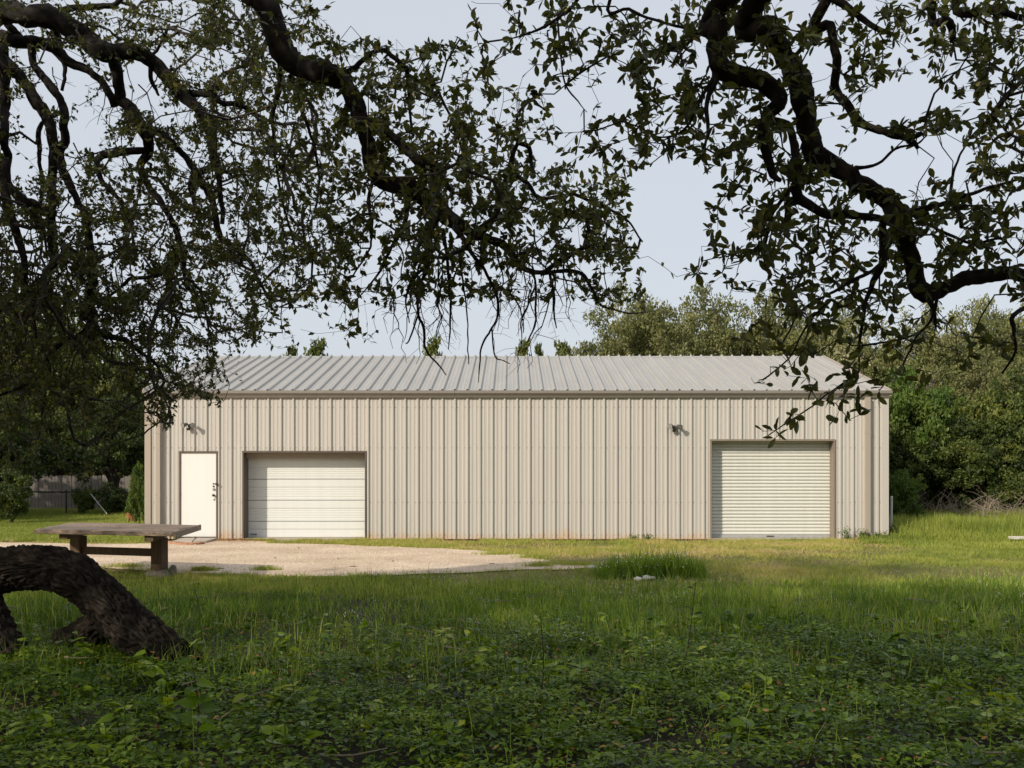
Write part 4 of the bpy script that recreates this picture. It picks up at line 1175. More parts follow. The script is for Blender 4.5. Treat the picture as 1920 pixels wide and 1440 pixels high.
RR[10] += [preR3]; RR[11] += [[(3.2, -1.0, 3.6, .14), (3.4, 2.6, 4.9, .08), (2.9, 4.4, 4.6, .03)]]
RR[20] += [[(3.2, 4.9, 2.6, .03)]]
big_oak('live_oak', 'oak with larger nearby leaves overhanging from the right, one heavy limb bent in an elbow', [(3.6, -2.0, -.1, .5), (3.5, -1.9, .5, .40), (3.3, -1.6, 1.8, .34), (3.0, -1.0, 3.5, .26)],
        [('R', RR, 5.3, .052, 5, .065)],
        dict(limbs=[[(3.0, -1.0, 3.4, .2), (1.0, -2.2, 5.4, .14), (-1.6, -3.4, 6.6, .07)], [(3.1, -1.1, 3.4, .2), (5.2, .6, 5.2, .12), (7, 2.4, 6.2, .05)]],
             blobs=[(1.5, -1.0, 6.2, 4.2, 3.8, 1.9, 7500, .15), (-1.5, -3.0, 6.2, 3.6, 3.2, 2.2, 5500, .16), (5.5, 1.0, 6.0, 3.2, 3.4, 1.8, 4200, .15), (1.0, 2.6, 5.6, 3.2, 2.0, 1.0, 3600, .12), (1, -5.5, 5, 4.5, 3, 3.2, 7000, .2), (-1.5, 1.2, 5.6, 4.2, 2.4, 1.2, 7000, .13), (4.0, 2.2, 6.2, 3.4, 2.4, 1.3, 5000, .13)]))

# ------------------------------------------------------------------ trees and shrubs behind
def tree_meshes(seed, mat, n, leaf, kind='round', bark='far_bark'):
    """unit tree: height 1, crown about 1 wide; returns trunk and crown mesh"""
    r = np.random.default_rng(seed)
    tb = MB(); lf = MB(); bl = []
    if kind == 'round': zc, rz, rx, base, nb, br = .56, .40, .43, .10, 42, (.08, .17)
    elif kind == 'bush': zc, rz, rx, base, nb, br = .50, .42, .42, .02, 24, (.12, .22)
    elif kind == 'spire': zc, rz, rx, base, nb, br = .52, .45, .17, .05, 26, (.05, .11)
    else: zc, rz, rx, base, nb, br = .60, .36, .40, .10, 34, (.07, .15)
    for k in range(nb):
        zz = 1 - (1.95 if kind == 'bush' else 1.55) * (k + .5) / nb; aa = k * 2.39996 + r.uniform(-.5, .5); d = np.array([math.sqrt(max(0, 1 - zz * zz)) * math.cos(aa), math.sqrt(max(0, 1 - zz * zz)) * math.sin(aa), zz])
        rr = r.uniform(.45, 1.0) if k % 4 else r.uniform(.1, .5)
        taper = 1.0
        if kind == 'spire': taper = max(.12, 1.15 - (zc + d[2] * rz * rr) * 1.05)
        c = np.array([d[0] * rx * rr * taper, d[1] * rx * rr * taper, zc + d[2] * rz * rr])
        bl.append((c, r.uniform(*br) * (taper ** .5)))
    top = np.array([r.normal() * .02, r.normal() * .02, zc])
    tb.tube([(0, 0, -.02), (.008, .0, .12), top * (.6, .6, .55), top], [.034, .026, .022, .01], 9)
    if kind != 'spire':
        for (c, q) in bl[::2]:
            s = np.array([0, 0, r.uniform(.14, .42)]); mid = (s + c) / 2 + r.normal(size=3) * .03 + (0, 0, .02)
            tb.tube([s, mid, c], [.013, .008, .003], 5, cap=False)
            for _ in range(3):
                e = c + r.normal(size=3) * q * .6; tb.tube([(mid + c) / 2, (c + e) / 2 + r.normal(size=3) * .01, e], [.004, .003, .001], 3, cap=False)
    sub = []
    for c, q in bl:
        bt = r.normal() * .12
        for _ in range(11):
            d = r.normal(size=3); d /= np.linalg.norm(d)
            sub.append((c + d * q * r.uniform(.35, 1.12) * (1.1, 1.1, .8), q * r.uniform(.22, .48), bt + r.normal() * .10))
    tot = sum(q ** 2 for _, q, _ in sub)
    for c, q, bt in sub:
        m = int(n * q ** 2 / tot)
        if m < 2: continue
        d = r.normal(size=(m, 3)); d /= np.linalg.norm(d, axis=1, keepdims=True)
        p = c + d * (q * (r.uniform(0, 1, m) ** .5))[:, None] * (1.15, 1.15, .75)
        L = leaf * r.uniform(.6, 1.35, m)
        t = np.clip(r.normal(.45, .15, m) + bt, 0, 1)
        dd = r.normal(size=(m, 3)); nn = d * .8 + r.normal(size=(m, 3)) * .8 + (0, 0, .4)
        lf.leaves(p, dd, nn, L, L * r.uniform(.45, .7, m), LEAF2, t)
    allv = np.concatenate(lf.v); zt = np.quantile(allv[:, 2], .997); wt = np.quantile(np.hypot(allv[:, 0], allv[:, 1]), .99) * 2
    for B in (lf, tb): B.v = [v_ * (1 / wt if kind != 'spire' else 1, 1 / wt if kind != 'spire' else 1, 1 / zt) for v_ in B.v]
    return tb.mesh('trunk', M[bark]), lf.mesh('crown', M[mat])

V = {}
V['olive'] = [tree_meshes(s, 'olive_leaf', 37000, .018, 'round') for s in (1, 2)]
V['green'] = [tree_meshes(s, 'far_leaf', 29000, .021, 'round') for s in (4, 5)]
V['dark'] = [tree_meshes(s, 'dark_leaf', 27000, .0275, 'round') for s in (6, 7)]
V['bush'] = [tree_meshes(s, 'dark_leaf', 14000, .040, 'bush') for s in (8, 9)]
V['bright'] = [tree_meshes(s, 'bright_leaf', 14000, .042, 'bush') for s in (10, 11)]
V['leafy'] = [tree_meshes(s, 'bright_leaf', 20000, .034, 'round') for s in (21,)]
V['spire'] = [tree_meshes(12, 'far_leaf', 9000, .024, 'spire')]
V['twiggy'] = [tree_meshes(s, 'olive_leaf', 14000, .016, 'open', 'dead') for s in (14, 15)]
V['brush'] = [tree_meshes(s, 'dark_leaf', 3200, .05, 'bush', 'dead') for s in (16,)]

def put_tree(name, kind, i, px, top, Y, wpx, label, group, cat='tree', rz=None, base=0.0):
    """a tree whose crown top reaches py=top and is wpx wide, standing at distance Y"""
    x = (px - 960) / FPX * Y; H = CAM_H - (top - 895) / FPX * Y - base; Wd = wpx / FPX * Y
    root = thing(name, label, cat, (x, Y, base), group)
    tm, cm = V[kind][i % len(V[kind])]
    rz = (px * 1.7) % 6.28 if rz is None else rz
    for nm, me in (('trunk', tm), ('crown', cm)):
        place(nm, me, root, (0, 0, 0), (0, 0, rz), (Wd, Wd, H))
    return root
G1 = 'trees beyond the workshop'
put_tree('oak_tree', 'olive', 0, 1195, 545, 46, 270, 'rounded olive oak rising behind the roof, nearest the middle of the ridge', G1)
put_tree('oak_tree', 'olive', 1, 1395, 548, 46, 290, 'broad olive oak behind the roof, directly right of the rounded one', G1)
put_tree('oak_tree', 'green', 0, 1290, 588, 52, 260, 'lower green tree filling the gap between the two olive oaks behind the roof', G1)
put_tree('oak_tree', 'olive', 2, 1540, 575, 44, 260, 'olive oak behind the right end of the roof, half hidden by hanging leaves', G1)
put_tree('thin_tree', 'twiggy', 0, 1650, 585, 40, 250, 'thin twiggy olive tree with bare grey branches just past the right gable', G1)
put_tree('oak_tree', 'olive', 1, 1785, 568, 41, 260, 'tall pale olive tree standing high over the right thicket', G1)
put_tree('thin_tree', 'twiggy', 1, 1745, 680, 35, 250, 'twiggy brownish tree in front of the tall pale olive one', G1)
put_tree('oak_tree', 'olive', 0, 1905, 580, 38, 270, 'olive tree cut by the right edge of the photo, above the thicket', G1)
put_tree('oak_tree', 'green', 1, 1990, 640, 34, 300, 'green tree mostly outside the right edge of the photo', G1)
put_tree('leafy_tree', 'leafy', 0, 1690, 700, 31, 190, 'bright green leafy tree beside the right wall of the workshop', G1)
put_tree('leafy_tree', 'leafy', 0, 1760, 735, 33, 190, 'mid green leafy tree right of the bright green one', G1)
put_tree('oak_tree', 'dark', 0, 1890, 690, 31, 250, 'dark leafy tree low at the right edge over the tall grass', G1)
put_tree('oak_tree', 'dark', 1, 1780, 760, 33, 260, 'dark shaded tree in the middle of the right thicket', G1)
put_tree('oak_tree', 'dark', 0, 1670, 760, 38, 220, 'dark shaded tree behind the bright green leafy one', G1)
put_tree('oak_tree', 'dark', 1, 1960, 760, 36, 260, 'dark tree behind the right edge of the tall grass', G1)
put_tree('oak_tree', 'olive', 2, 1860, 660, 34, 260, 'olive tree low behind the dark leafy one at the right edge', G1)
put_tree('oak_tree', 'green', 0, 1715, 640, 39, 230, 'green tree between the twiggy pair and the bright leafy one', G1)
put_tree('oak_tree', 'olive', 1, 1620, 640, 48, 260, 'far olive tree seen just above the right gable', G1)
put_tree('oak_tree', 'dark', 1, 1720, 800, 30.5, 170, 'low dark tree right behind the bright green shrub by the wall', G1)
put_tree('oak_tree', 'dark', 0, 1840, 790, 30, 220, 'low dark tree hanging over the bare brush on the right', G1)
put_tree('oak_tree', 'olive', 0, 1480, 600, 50, 240, 'far olive tree between the two biggest crowns behind the roof', G1)
G2 = 'shrubs in the right thicket'
put_tree('shrub', 'bright', 1, 1692, 884, 27.5, 80, 'bright green shrub against the foot of the right wall behind the metal post', G2, 'shrub')
put_tree('shrub', 'brush', 0, 1760, 880, 31, 150, 'sparse brush with bare pale stems under the dark trees', G2, 'shrub')
put_tree('shrub', 'brush', 0, 1860, 890, 30, 150, 'sparse brush with bare stems behind the tall grass, nearest the right edge', G2, 'shrub', 2.2)
put_tree('shrub', 'bush', 0, 1905, 860, 29.5, 130, 'dark rounded shrub at the right edge above the pale plank', G2, 'shrub')
put_tree('shrub', 'bush', 1, 1815, 900, 32.5, 150, 'low dark shrub between the two patches of bare brush', G2, 'shrub')
G3 = 'tree tips above the ridge'
for px, top, w, lab in ((545, 652, 60, 'small spreading tree tip above the left end of the ridge'), (597, 640, 90, 'wider tree tip above the ridge, right beside the leftmost one'),
                        (815, 636, 74, 'pale tree tip above the ridge under the bare hanging twigs'), (985, 640, 62, 'spiky juniper tip above the middle of the ridge'),
                        (1012, 648, 40, 'narrow juniper tip just right of the spiky one above the ridge'), (1050, 645, 76, 'low feathery tree tip above the ridge beside the olive oak')):
    put_tree('juniper', 'spire', 0, px, top, 48 + (px % 5), w * 2.6, lab, G3)
G4 = 'trees on the left beyond the drive'
put_tree('oak_tree', 'green', 0, 70, 590, 45, 420, 'big green oak with sunlit leaves left of the workshop', G4)
put_tree('oak_tree', 'green', 1, -170, 520, 45, 420, 'green oak mostly outside the left edge of the photo', G4)
put_tree('oak_tree', 'green', 1, 170, 640, 44, 300, 'green tree behind the board fence, left of the workshop corner', G4)
put_tree('oak_tree', 'green', 0, 255, 690, 50, 220, 'greyer green tree far behind the board fence next to the workshop corner', G4)
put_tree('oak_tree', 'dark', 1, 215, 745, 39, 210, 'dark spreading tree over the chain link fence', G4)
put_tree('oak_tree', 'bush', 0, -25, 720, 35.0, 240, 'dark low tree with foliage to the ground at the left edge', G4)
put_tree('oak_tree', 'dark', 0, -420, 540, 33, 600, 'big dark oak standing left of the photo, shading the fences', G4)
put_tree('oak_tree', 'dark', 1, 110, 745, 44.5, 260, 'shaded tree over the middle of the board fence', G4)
put_tree('oak_tree', 'green', 0, 130, 670, 48, 330, 'mid green tree filling the space above the middle of the board fence', G4)
put_tree('oak_tree', 'green', 1, 30, 560, 46, 360, 'tall green tree far behind the board fence at the left edge', G4)
put_tree('oak_tree', 'olive', 2, 235, 770, 45, 150, 'pale olive tree just left of the workshop, over the board fence', G4)
G5 = 'shrubs on the left'
put_tree('shrub', 'bush', 0, 22, 868, 32, 110, 'dark bushy shrub at the left edge in front of the fences', G5, 'shrub')
put_tree('shrub', 'bush', 1, 158, 912, 36.6, 46, 'thin dark shrub tangled in the chain link fence', G5, 'shrub')
put_tree('shrub', 'bush', 0, 215, 905, 36.8, 70, 'dark shrub on the fence next to the orange flower pot', G5, 'shrub')
put_tree('shrub', 'bright', 0, 262, 872, 26.3, 48, 'bright green shrub hugging the left corner of the workshop', G5, 'shrub')

def far_mass(name, spots, mat, seed):
    mb = MB(); r = np.random.default_rng(seed)
    for x, y, h, w in spots:
        for _ in range(9):
            c = np.array([x + r.normal() * w * .3, y + r.normal() * w * .3, h * r.uniform(.3, .8)]); q = h * r.uniform(.15, .3)
            n = 130; d = unit(r.normal(size=(n, 3))); p = c + d * q * (r.uniform(0, 1, (n, 1)) ** .4) * (1.2, 1.2, .9)
            k = p[:, 2] > 0; p = p[k]; d = d[k]; n = len(p); L = r.uniform(.26, .50, n)
            mb.leaves(p, unit(r.normal(size=(n, 3))), d + r.normal(size=(n, 3)) * .7, L, L * .6, LEAF2, np.clip(r.normal(.42, .17, n), 0, 1))
    return tag(mb.build(name, M[mat]), kind='stuff')
spots = []
for px in range(-500, 2500, 50):
    for Y in (62, 76):
        spots.append(((px + rng.uniform(-20, 20) - 960) / FPX * Y, Y + rng.uniform(-5, 5), rng.uniform(5.5, 8.2) if px < 330 or px > 1150 else rng.uniform(4.0, 5.2), 5))
far_mass('distant_woods', spots, 'far_leaf', 31)
spots = [((px - 960) / FPX * 52, 52 + rng.uniform(-3, 3), rng.uniform(3.2, 4.6), 3.5) for px in list(range(-400, 240, 36)) + list(range(1700, 2350, 36))]
far_mass('undergrowth', spots, 'dark_leaf', 32)

def brush(px, Y, w, h, n, lab):
    x0 = (px - 960) / FPX * Y; o = thing('bare_brush', lab, 'brush', (x0, Y, 0), 'bare brush in the right thicket'); mb = MB()
    for _ in range(n):
        b = np.array([x0 + rng.normal() * w * .4, Y + rng.normal() * .5, -.02]); a = rng.uniform(-1.4, 1.4)
        e = b + np.array([math.sin(a) * rng.uniform(.4, 1.3) * h, rng.normal() * .3, h * rng.uniform(.35, 1.1) * math.cos(a * .75)])
        m1 = (b + e) / 2 + np.array([rng.normal() * .18, rng.normal() * .1, .12]); r = rng.uniform(.006, .016)
        q = spline([[*b, r], [*m1, r * .8], [*e, r * .35]], .12); mb.tube(q[:, :3], q[:, 3], 4, rng.uniform(), cap=False)
        for _k in range(3):
            c = q[rng.integers(2, len(q))][:3]; f = c + np.array([rng.normal() * .3, rng.normal() * .15, rng.uniform(-.05, .35)]); mb.tube([c, (c + f) / 2 + rng.normal(size=3) * .03, f], [.005, .004, .002], 3, cap=False)
    mb.build('stems', M['dead'], o, (x0, Y, 0))
brush(1775, 28.5, 1.6, 1.15, 60, 'tangle of bare pale stems under the dark trees, nearer the workshop')
brush(1870, 28.0, 1.6, 1.2, 60, 'tangle of bare pale stems behind the tall grass at the right edge')
# ------------------------------------------------------------------ fences on the left, small things
bf = thing('board_fence', 'weathered grey board fence under the dark trees at the left', 'fence', (-20, 42, 0))
FYB = 42.0; bw = .142
bm = []
for q in range(5):
    mb = MB(); w = bw - .008; t = .02
    mb.add([(-w / 2, 0, 0), (w / 2, 0, 0), (w / 2, 0, 1.55), (w / 2 - .03, 0, 1.6), (-w / 2 + .03, 0, 1.6), (-w / 2, 0, 1.55), (-w / 2, t, 0), (w / 2, t, 0), (w / 2, t, 1.55), (w / 2 - .03, t, 1.6), (-w / 2 + .03, t, 1.6), (-w / 2, t, 1.55)],
           [(0, 1, 2, 5), (5, 2, 3, 4), (1, 7, 8, 2), (6, 0, 5, 11), (3, 9, 10, 4), (2, 8, 9, 3), (11, 5, 4, 10), (7, 6, 11, 8), (8, 11, 10, 9)])
    bm.append(mb.mesh('board', M['fence_wood']))
for k in range(88):
    x = -27.2 + k * bw
    place('board', bm[k % 5], bf, (x + 20, rng.uniform(-.006, .006), rng.uniform(-.03, .05)), (0, rng.normal() * .006, 0), (1, 1, rng.uniform(.97, 1.03)))
for z in (.35, 1.25):
    mb = MB(); mb.box(-27.2, -14.7, FYB + .024, FYB + .064, z, z + .09); mb.build('rail', M['fence_wood'], bf, (-20, 42, 0))
for x in np.arange(-27, -14.5, 2.4):
    mb = MB(); mb.box(x - .045, x + .045, FYB + .066, FYB + .156, 0, 1.62); mb.build('post', M['fence_wood'], bf, (-20, 42, 0))

cl = thing('chain_link_fence', 'dark chain link fence in front of the grey boards at the left', 'fence', (-16, 37, 0)); oc = (-16, 37, 0)
CY = 37.0; ch = .985
for px in (-40, 124, 252):
    x = (px - 960) / FPX * CY
    mb = MB(); mb.cyl((x, CY, -.02), (x, CY, ch + .05), .032, k=10); mb.cyl((x, CY, ch + .045), (x, CY, ch + .075), .036, .012, k=10)
    mb.build('fence_post', M['black'], cl, oc)
mb = MB(); mb.tube([(-22, CY, ch), (-18, CY, ch - .006), (-14.0, CY, ch - .02)], .026, 8); mb.build('top_rail', M['black'], cl, oc)
mb = MB(); x0, x1 = -22.0, -14.0; pit = .075
for x in np.arange(x0 - ch, x1 + ch, pit):
    for sg in (1, -1):
        a = np.array([x, CY + sg * .002, .02]); b = np.array([x + sg * (ch - .02), CY + sg * .002, ch])
        if min(a[0], b[0]) < x0 or max(a[0], b[0]) > x1: continue
        mb.tube([a, (a + b) / 2, b], .0026, 3, cap=False)
tag(mb.build('chain_mesh', M['black'], cl, oc), kind='stuff')

lp = MB(); a = P(170, 926, 36.4); b = P(201, 964, 36.0); b[2] = max(b[2], .0)
lp.cyl(a, b, .014, k=8); o_ = lp.build('leaning_pole', M['galv'], None, (b[0], b[1], 0)); tag(o_, 'pale metal pole leaning on the chain link fence', 'pole')
pot = thing('flower_pot', 'orange clay flower pot on the shaded grass left of the workshop', 'flower pot', (P(247, 985, 33)[0], 33, 0))
x, y = pot.location.x, pot.location.y
mb = MB(); prof = [(0, .10), (.02, .12), (.26, .17), (.262, .19), (.32, .195), (.322, .17), (.27, .16)]
mb.tube([(x, y, z) for z, _ in prof], [r for _, r in prof], 16); mb.build('pot_body', M['pot'], pot, (x, y, 0), smooth=False)
mb = MB(); mb.cyl((x, y, .25), (x, y, .272), .158, k=14); mb.build('potting_soil', M['ground'], pot, (x, y, 0))
mp = thing('metal_post', 'slim galvanised post standing in the weeds at the right corner of the workshop', 'post', (P(1671, 1000, 24.6)[0], 24.6, 0))
x, y = mp.location.x, 24.6
mb = MB(); mb.cyl((x, y, -.02), (x + .01, y, 1.02), .030, k=12); mb.build('pipe', M['galv'], mp, (x, y, 0))
mb = MB(); mb.tube([(x + .01, y, 1.0), (x + .01, y, 1.04), (x + .01, y, 1.065)], [.034, .034, .008], 12); mb.build('cap', M['galv'], mp, (x, y, 0))
pk = MB(); p = P(1915, 1006, 22.6); pk.box(p[0] - .25, p[0] + 1.4, 22.5, 22.72, .10, .165)
o_ = pk.build('pale_plank', M['plank'], None, (p[0], 22.6, 0), bevel=.006); tag(o_, 'pale plank lying in the tall grass at the right edge', 'plank')
mb = MB(); p = P(1628, 1008, 23.7); mb.tube([(p[0] + .02, 23.78, .14), (p[0] + .01, 23.62, .10), (p[0] + .03, 23.5, .02)], [.05, .055, .06], 10)
o_ = mb.build('drain_hose', M['black'], None, (p[0], 23.7, 0)); tag(o_, 'short black drain hose under the right down pipe', 'hose')
# white rocks by the grass clump
k = 0
for px, py, r, lab in ((1196, 1088, .055, 'white rock in front of the tall grass clump'), (1212, 1087, .065, 'largest white rock in front of the tall grass clump'),
                       (1224, 1085, .04, 'small white rock right of the largest one at the grass clump'), (1112, 1067, .07, 'white rock at the tip of the gravel left of the grass clump')):
    p = G(px, py); m_ = rock_mesh(r, 20 + k, (1.2, 1, .7), 8); m_.v = [q + p + (0, 0, r * .35) for q in m_.v]
    tag(m_.build('rock', M['rock'], None, p, smooth=False), lab, 'rock', 'white rocks near the grass clump'); k += 1
# bits of bark on the gravel
for px, py, l, a, lab in ((663, 1063, .11, .2, 'dark flat piece of bark on the gravel, biggest of the bits'), (560, 1028, .06, 1.2, 'small dark bark bit on the gravel below the white section door'),
                          (516, 1047, .05, .5, 'small dark bark bit in the middle of the gravel'), (634, 1049, .05, 2.2, 'small dark bark bit near the wide part of the gravel'),
                          (414, 1067, .10, .1, 'thin dark twig on the gravel near the table'), (922, 1058, .09, .4, 'dark twig near the narrow end of the gravel'), (805, 1057, .05, 1.9, 'small dark bit in the right half of the gravel'), (737, 1053, .05, .9, 'small dark bit right of the biggest piece of bark')):
    p = G(px, py); l *= .62; mb = MB(); d = np.array([math.cos(a), math.sin(a), 0]); s = np.array([-d[1], d[0], 0])
    q = [p - d * l, p + s * l * .3 - d * l * .2, p + s * l * .22 + d * l * .6, p + d * l, p - s * l * .25 + d * l * .3, p - s * l * .3 - d * l * .4]
    q = np.array(q) + (0, 0, .006); v = np.concatenate([q, q + (0, 0, .008), [p + (0, 0, .02)]])
    mb.add(v, [(i, (i + 1) % 6, 6 + (i + 1) % 6, 6 + i) for i in range(6)]); mb.more([(6 + i, 6 + (i + 1) % 6, 12) for i in range(6)])
    tag(mb.build('bark_bit', M['debris'], None, p), lab, 'bark', 'bark bits on the gravel')

# ------------------------------------------------------------------ grass and ground cover
BLADE3 = ([(0, -.5, 0), (0, .5, 0), (.55, -.36, -.05), (.55, .36, -.05), (1, 0, -.26)], None)
def blades(mb, x, y, z, h, w, lean, tint):
    n = len(x); az = rng.uniform(0, 2 * math.pi, n)
    up = np.stack([np.cos(az) * lean, np.sin(az) * lean, np.ones(n)], -1); up = unit(up)
    sd = np.stack([-np.sin(az), np.cos(az), np.zeros(n)], -1); fw = np.stack([np.cos(az), np.sin(az), np.zeros(n)], -1)
    b = np.stack([x, y, z], -1); h = np.broadcast_to(h, (n,))[:, None]; w = np.broadcast_to(w, (n,))[:, None]
    bend = (rng.uniform(.05, .5, n) * np.clip(lean, .1, 1))[:, None]
    v = np.stack([b - sd * w / 2, b + sd * w / 2, b + up * h * .55 - sd * w * .38, b + up * h * .55 + sd * w * .38, b + up * h + fw * h * bend - (0, 0, 1) * h * bend * .35], 1)
    k = np.arange(n)[:, None] * 5
    mb.add(v.reshape(-1, 3), np.concatenate([k + 0, k + 1, k + 3, k + 2], 1), np.repeat(tint, 5))
    mb.more(np.concatenate([k + 2, k + 3, k + 4], 1) + (mb.n - 5 * n))
def shortblades(mb, x, y, z, h, w, lean, tint):
    n = len(x); az = rng.uniform(0, 2 * math.pi, n); la = rng.uniform(0, 6.28, n)
    sd = np.stack([-np.sin(az), np.cos(az), np.zeros(n)], -1)
    b = np.stack([x, y, z], -1); tip = b + np.stack([np.cos(la) * lean, np.sin(la) * lean, np.ones(n)], -1) * np.broadcast_to(h, (n,))[:, None]
    w = np.broadcast_to(w, (n,))[:, None]
    v = np.stack([b - sd * w / 2, b + sd * w / 2, tip], 1)
    mb.add(v.reshape(-1, 3), np.arange(n * 3).reshape(-1, 3), np.repeat(tint, 3))

def wedge(n, y0, y1, marg=.6):
    """random ground spots in the field of view between two distances"""
    y = np.sqrt(rng.uniform(y0 ** 2, y1 ** 2, n)); x = rng.uniform(-1, 1, n) * (.54 * y + marg + 1.3)
    return x, y
def off_gravel(x, y, fringe=.25):
    inn = inpoly(x, y, gp)
    return ~inn
inb = lambda x, y: (x > XL - .12) & (x < XR + .12) & (y > FY - .06) & (y < FY + BD)

# far lawn in the sun: short, dry-tipped
n = 430000
x, y = wedge(n, 12.2, 25.5, 1.5)
k = off_gravel(x, y) & ~inb(x, y); x, y = x[k], y[k]
den = fbm(x, y * .8, 1.6, 21)
base_strip = (x > -6.6) & (x < 1.2) & (y > 20.5)
k = rng.uniform(size=len(x)) < np.clip((den - .30) * 4.2, .18, 1)
# bare orange earth near the wall and round the gravel tip
tip = np.hypot((x - 2.0) / 2.6, (y - 18.4) / .8) < 1
k &= ~(tip & (rng.uniform(size=len(x)) < .72))
k &= ~((y > 23.3) & (x < 6.5) & (x > -7) & (rng.uniform(size=len(x)) < np.where(vnoise(x, y, .5, 4) > .45, .35, .93)))
k &= ~((x < -6.6) & (x > -8.6) & (y > 22.6))
x, y = x[k], y[k]
m = MB()
hh = (.024 + .05 * fbm(x, y, .7, 33) * rng.uniform(.5, 1.5, len(x))) * np.where(vnoise(x, y * .7, .16, 34) > .68, 1.9, 1.0)
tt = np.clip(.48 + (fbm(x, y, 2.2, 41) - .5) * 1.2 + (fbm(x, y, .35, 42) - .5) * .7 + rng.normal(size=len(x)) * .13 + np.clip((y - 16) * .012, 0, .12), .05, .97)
shortblades(m, x, y, np.full(len(x), -.004), hh, .011, .9, tt)
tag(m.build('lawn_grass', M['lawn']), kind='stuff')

# tufts spilling over the edge of the gravel and along the wall
m = MB()
ex = []; 
for a, b in zip(gp, np.roll(gp, -1, 0)):
    if a[1] < 14 or abs(a[0]) > 11: continue
    for _ in range(26):
        ex.append(a + (b - a) * rng.uniform() + rng.normal(size=2) * (.10, .08))
ex = np.array(ex); kk = vnoise(ex[:, 0], ex[:, 1], .35, 8) > .36; ex = ex[kk]
ex = ex[~((ex[:, 1] > 22.6) & (ex[:, 0] < -6.4) & (ex[:, 0] > -8.8))]
shortblades(m, ex[:, 0], ex[:, 1], np.zeros(len(ex)), rng.uniform(.03, .085, len(ex)), .012, .7, np.clip(rng.normal(.45, .16, len(ex)), 0, 1))
for px, py, r in ((497, 1069, .20), (385, 1070, .16), (375, 1071, .1), (1000, 1046, .3), (1040, 1058, .35), (930, 1040, .3), (1080, 1060, .3), (240, 1063, .3), (1010, 1062, .2)):
    c = G(px, py); q = rng.normal(size=(420, 2)) * (r, r * .55) * .6 + c[:2]
    shortblades(m, q[:, 0], q[:, 1], np.zeros(420), rng.uniform(.04, .10, 420), .011, .8, np.clip(rng.normal(.40, .14, 420), 0, 1))
n = 16000; x = rng.uniform(-6.4, 1.5, n); y = rng.uniform(22.0, 23.9, n)
k = (vnoise(x, y, .55, 61) > .5) & (fbm(x, y, .3, 62) > .4) & ~inpoly(x, y, gp); x, y = x[k], y[k]
shortblades(m, x, y, np.zeros(len(x)), rng.uniform(.03, .09, len(x)), .013, .8, np.clip(rng.normal(.45, .13, len(x)), 0, 1))
tag(m.build('edge_grass', M['lawn']), kind='stuff')

# lawn on the left behind the drive
n = 110000
y = rng.uniform(23.0, 41.5, n); x = rng.uniform(-.54, -.33, n) * y
k = ~inpoly(x, y, gp) & ~inb(x, y) & (x < XL - .1); x, y = x[k], y[k]
m = MB(); tt = np.clip(.26 + (fbm(x, y, 2, 51) - .5) * .6 + rng.normal(size=len(x)) * .12, .05, .9)
tall = np.clip((y - 34) / 3, 0, 1)
shortblades(m, x, y, np.zeros(len(x)), (.05 + .06 * fbm(x, y, 1, 6) + tall * .14) * rng.uniform(.6, 1.4, len(x)), .023, .8, tt)
tag(m.build('left_lawn_grass', M['lawn']), kind='stuff')

# tall bright grass right of the building
n = 82000
y = rng.uniform(20.5, 33, n); x = rng.uniform(.355, .56, n) * y
lim = 9.0 + (24.0 - y) * -.25
k = (x > XR + .25) | (y < FY - .4); edge_y = 22.2 - (x - 9.2) * .28
k &= y > edge_y - rng.exponential(.5, n); k &= x > 8.0 + np.clip((23.5 - y), 0, 5) * .35
x, y = x[k], y[k]
ht = np.clip((y - (22.2 - (x - 9.2) * .28)) / 3.2, .18, 1) * (.32 + .35 * fbm(x, y, 1.4, 71))
m = MB(); tt = np.clip(.30 + (fbm(x, y, 1.5, 73) - .5) * .5 + rng.normal(size=len(x)) * .1, .0, .9)
blades(m, x, y, np.zeros(len(x)) - .01, ht * rng.uniform(.6, 1.35, len(x)), .019, rng.uniform(.1, .6, len(x)), tt)
tag(m.build('tall_grass', M['lawn']), kind='stuff')

# mid meadow: thin long blades in the shade
n = 220000
x, y = wedge(n, 7.0, 15.4, .8)
p_ = np.clip((y - 7.0) / 2.2, 0.05, 1) * np.clip((15.2 - y) / 3.0, .03, 1)
wav = fbm(x, y, 1.8, 81)
p_ *= np.clip((wav - .2) * 2.2, .25, 1)
k = (rng.uniform(size=n) < p_) & off_gravel(x, y); x, y = x[k], y[k]
ht = (.045 + .155 * np.clip((14.2 - y) / 4.2, 0, 1) * (.35 + 1.1 * fbm(x, y, 1.1, 83) ** 1.4) + .05 * (x > 2)) * rng.uniform(.45, 1.35, len(x))
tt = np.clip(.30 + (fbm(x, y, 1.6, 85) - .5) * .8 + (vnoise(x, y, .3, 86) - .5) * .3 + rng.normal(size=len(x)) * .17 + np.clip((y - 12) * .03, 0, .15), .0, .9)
tt = np.where(rng.uniform(size=len(x)) < .02, .97, tt)
m = MB(); blades(m, x, y, np.full(len(x), -.015), ht, np.clip(.006 + y * .00045, .005, .014) * rng.uniform(.6, 1.4, len(x)), rng.uniform(.05, 1.25, len(x)), tt)
n = 15000; x, y = wedge(n, 7.0, 13.6, .4); k = (fbm(x, y, .8, 87) > .46); x, y = x[k], y[k]; n = len(x)
blades(m, x, y, np.zeros(n), rng.uniform(.16, .44, n) * (.6 + .5 * vnoise(x, y, .5, 88)), rng.uniform(.004, .008, n), rng.uniform(.05, .9, n), np.where(rng.uniform(size=n) < .25, rng.uniform(.6, .9, n), rng.uniform(0, .3, n)))
tag(m.build('meadow_grass', M['grass']), kind='stuff')

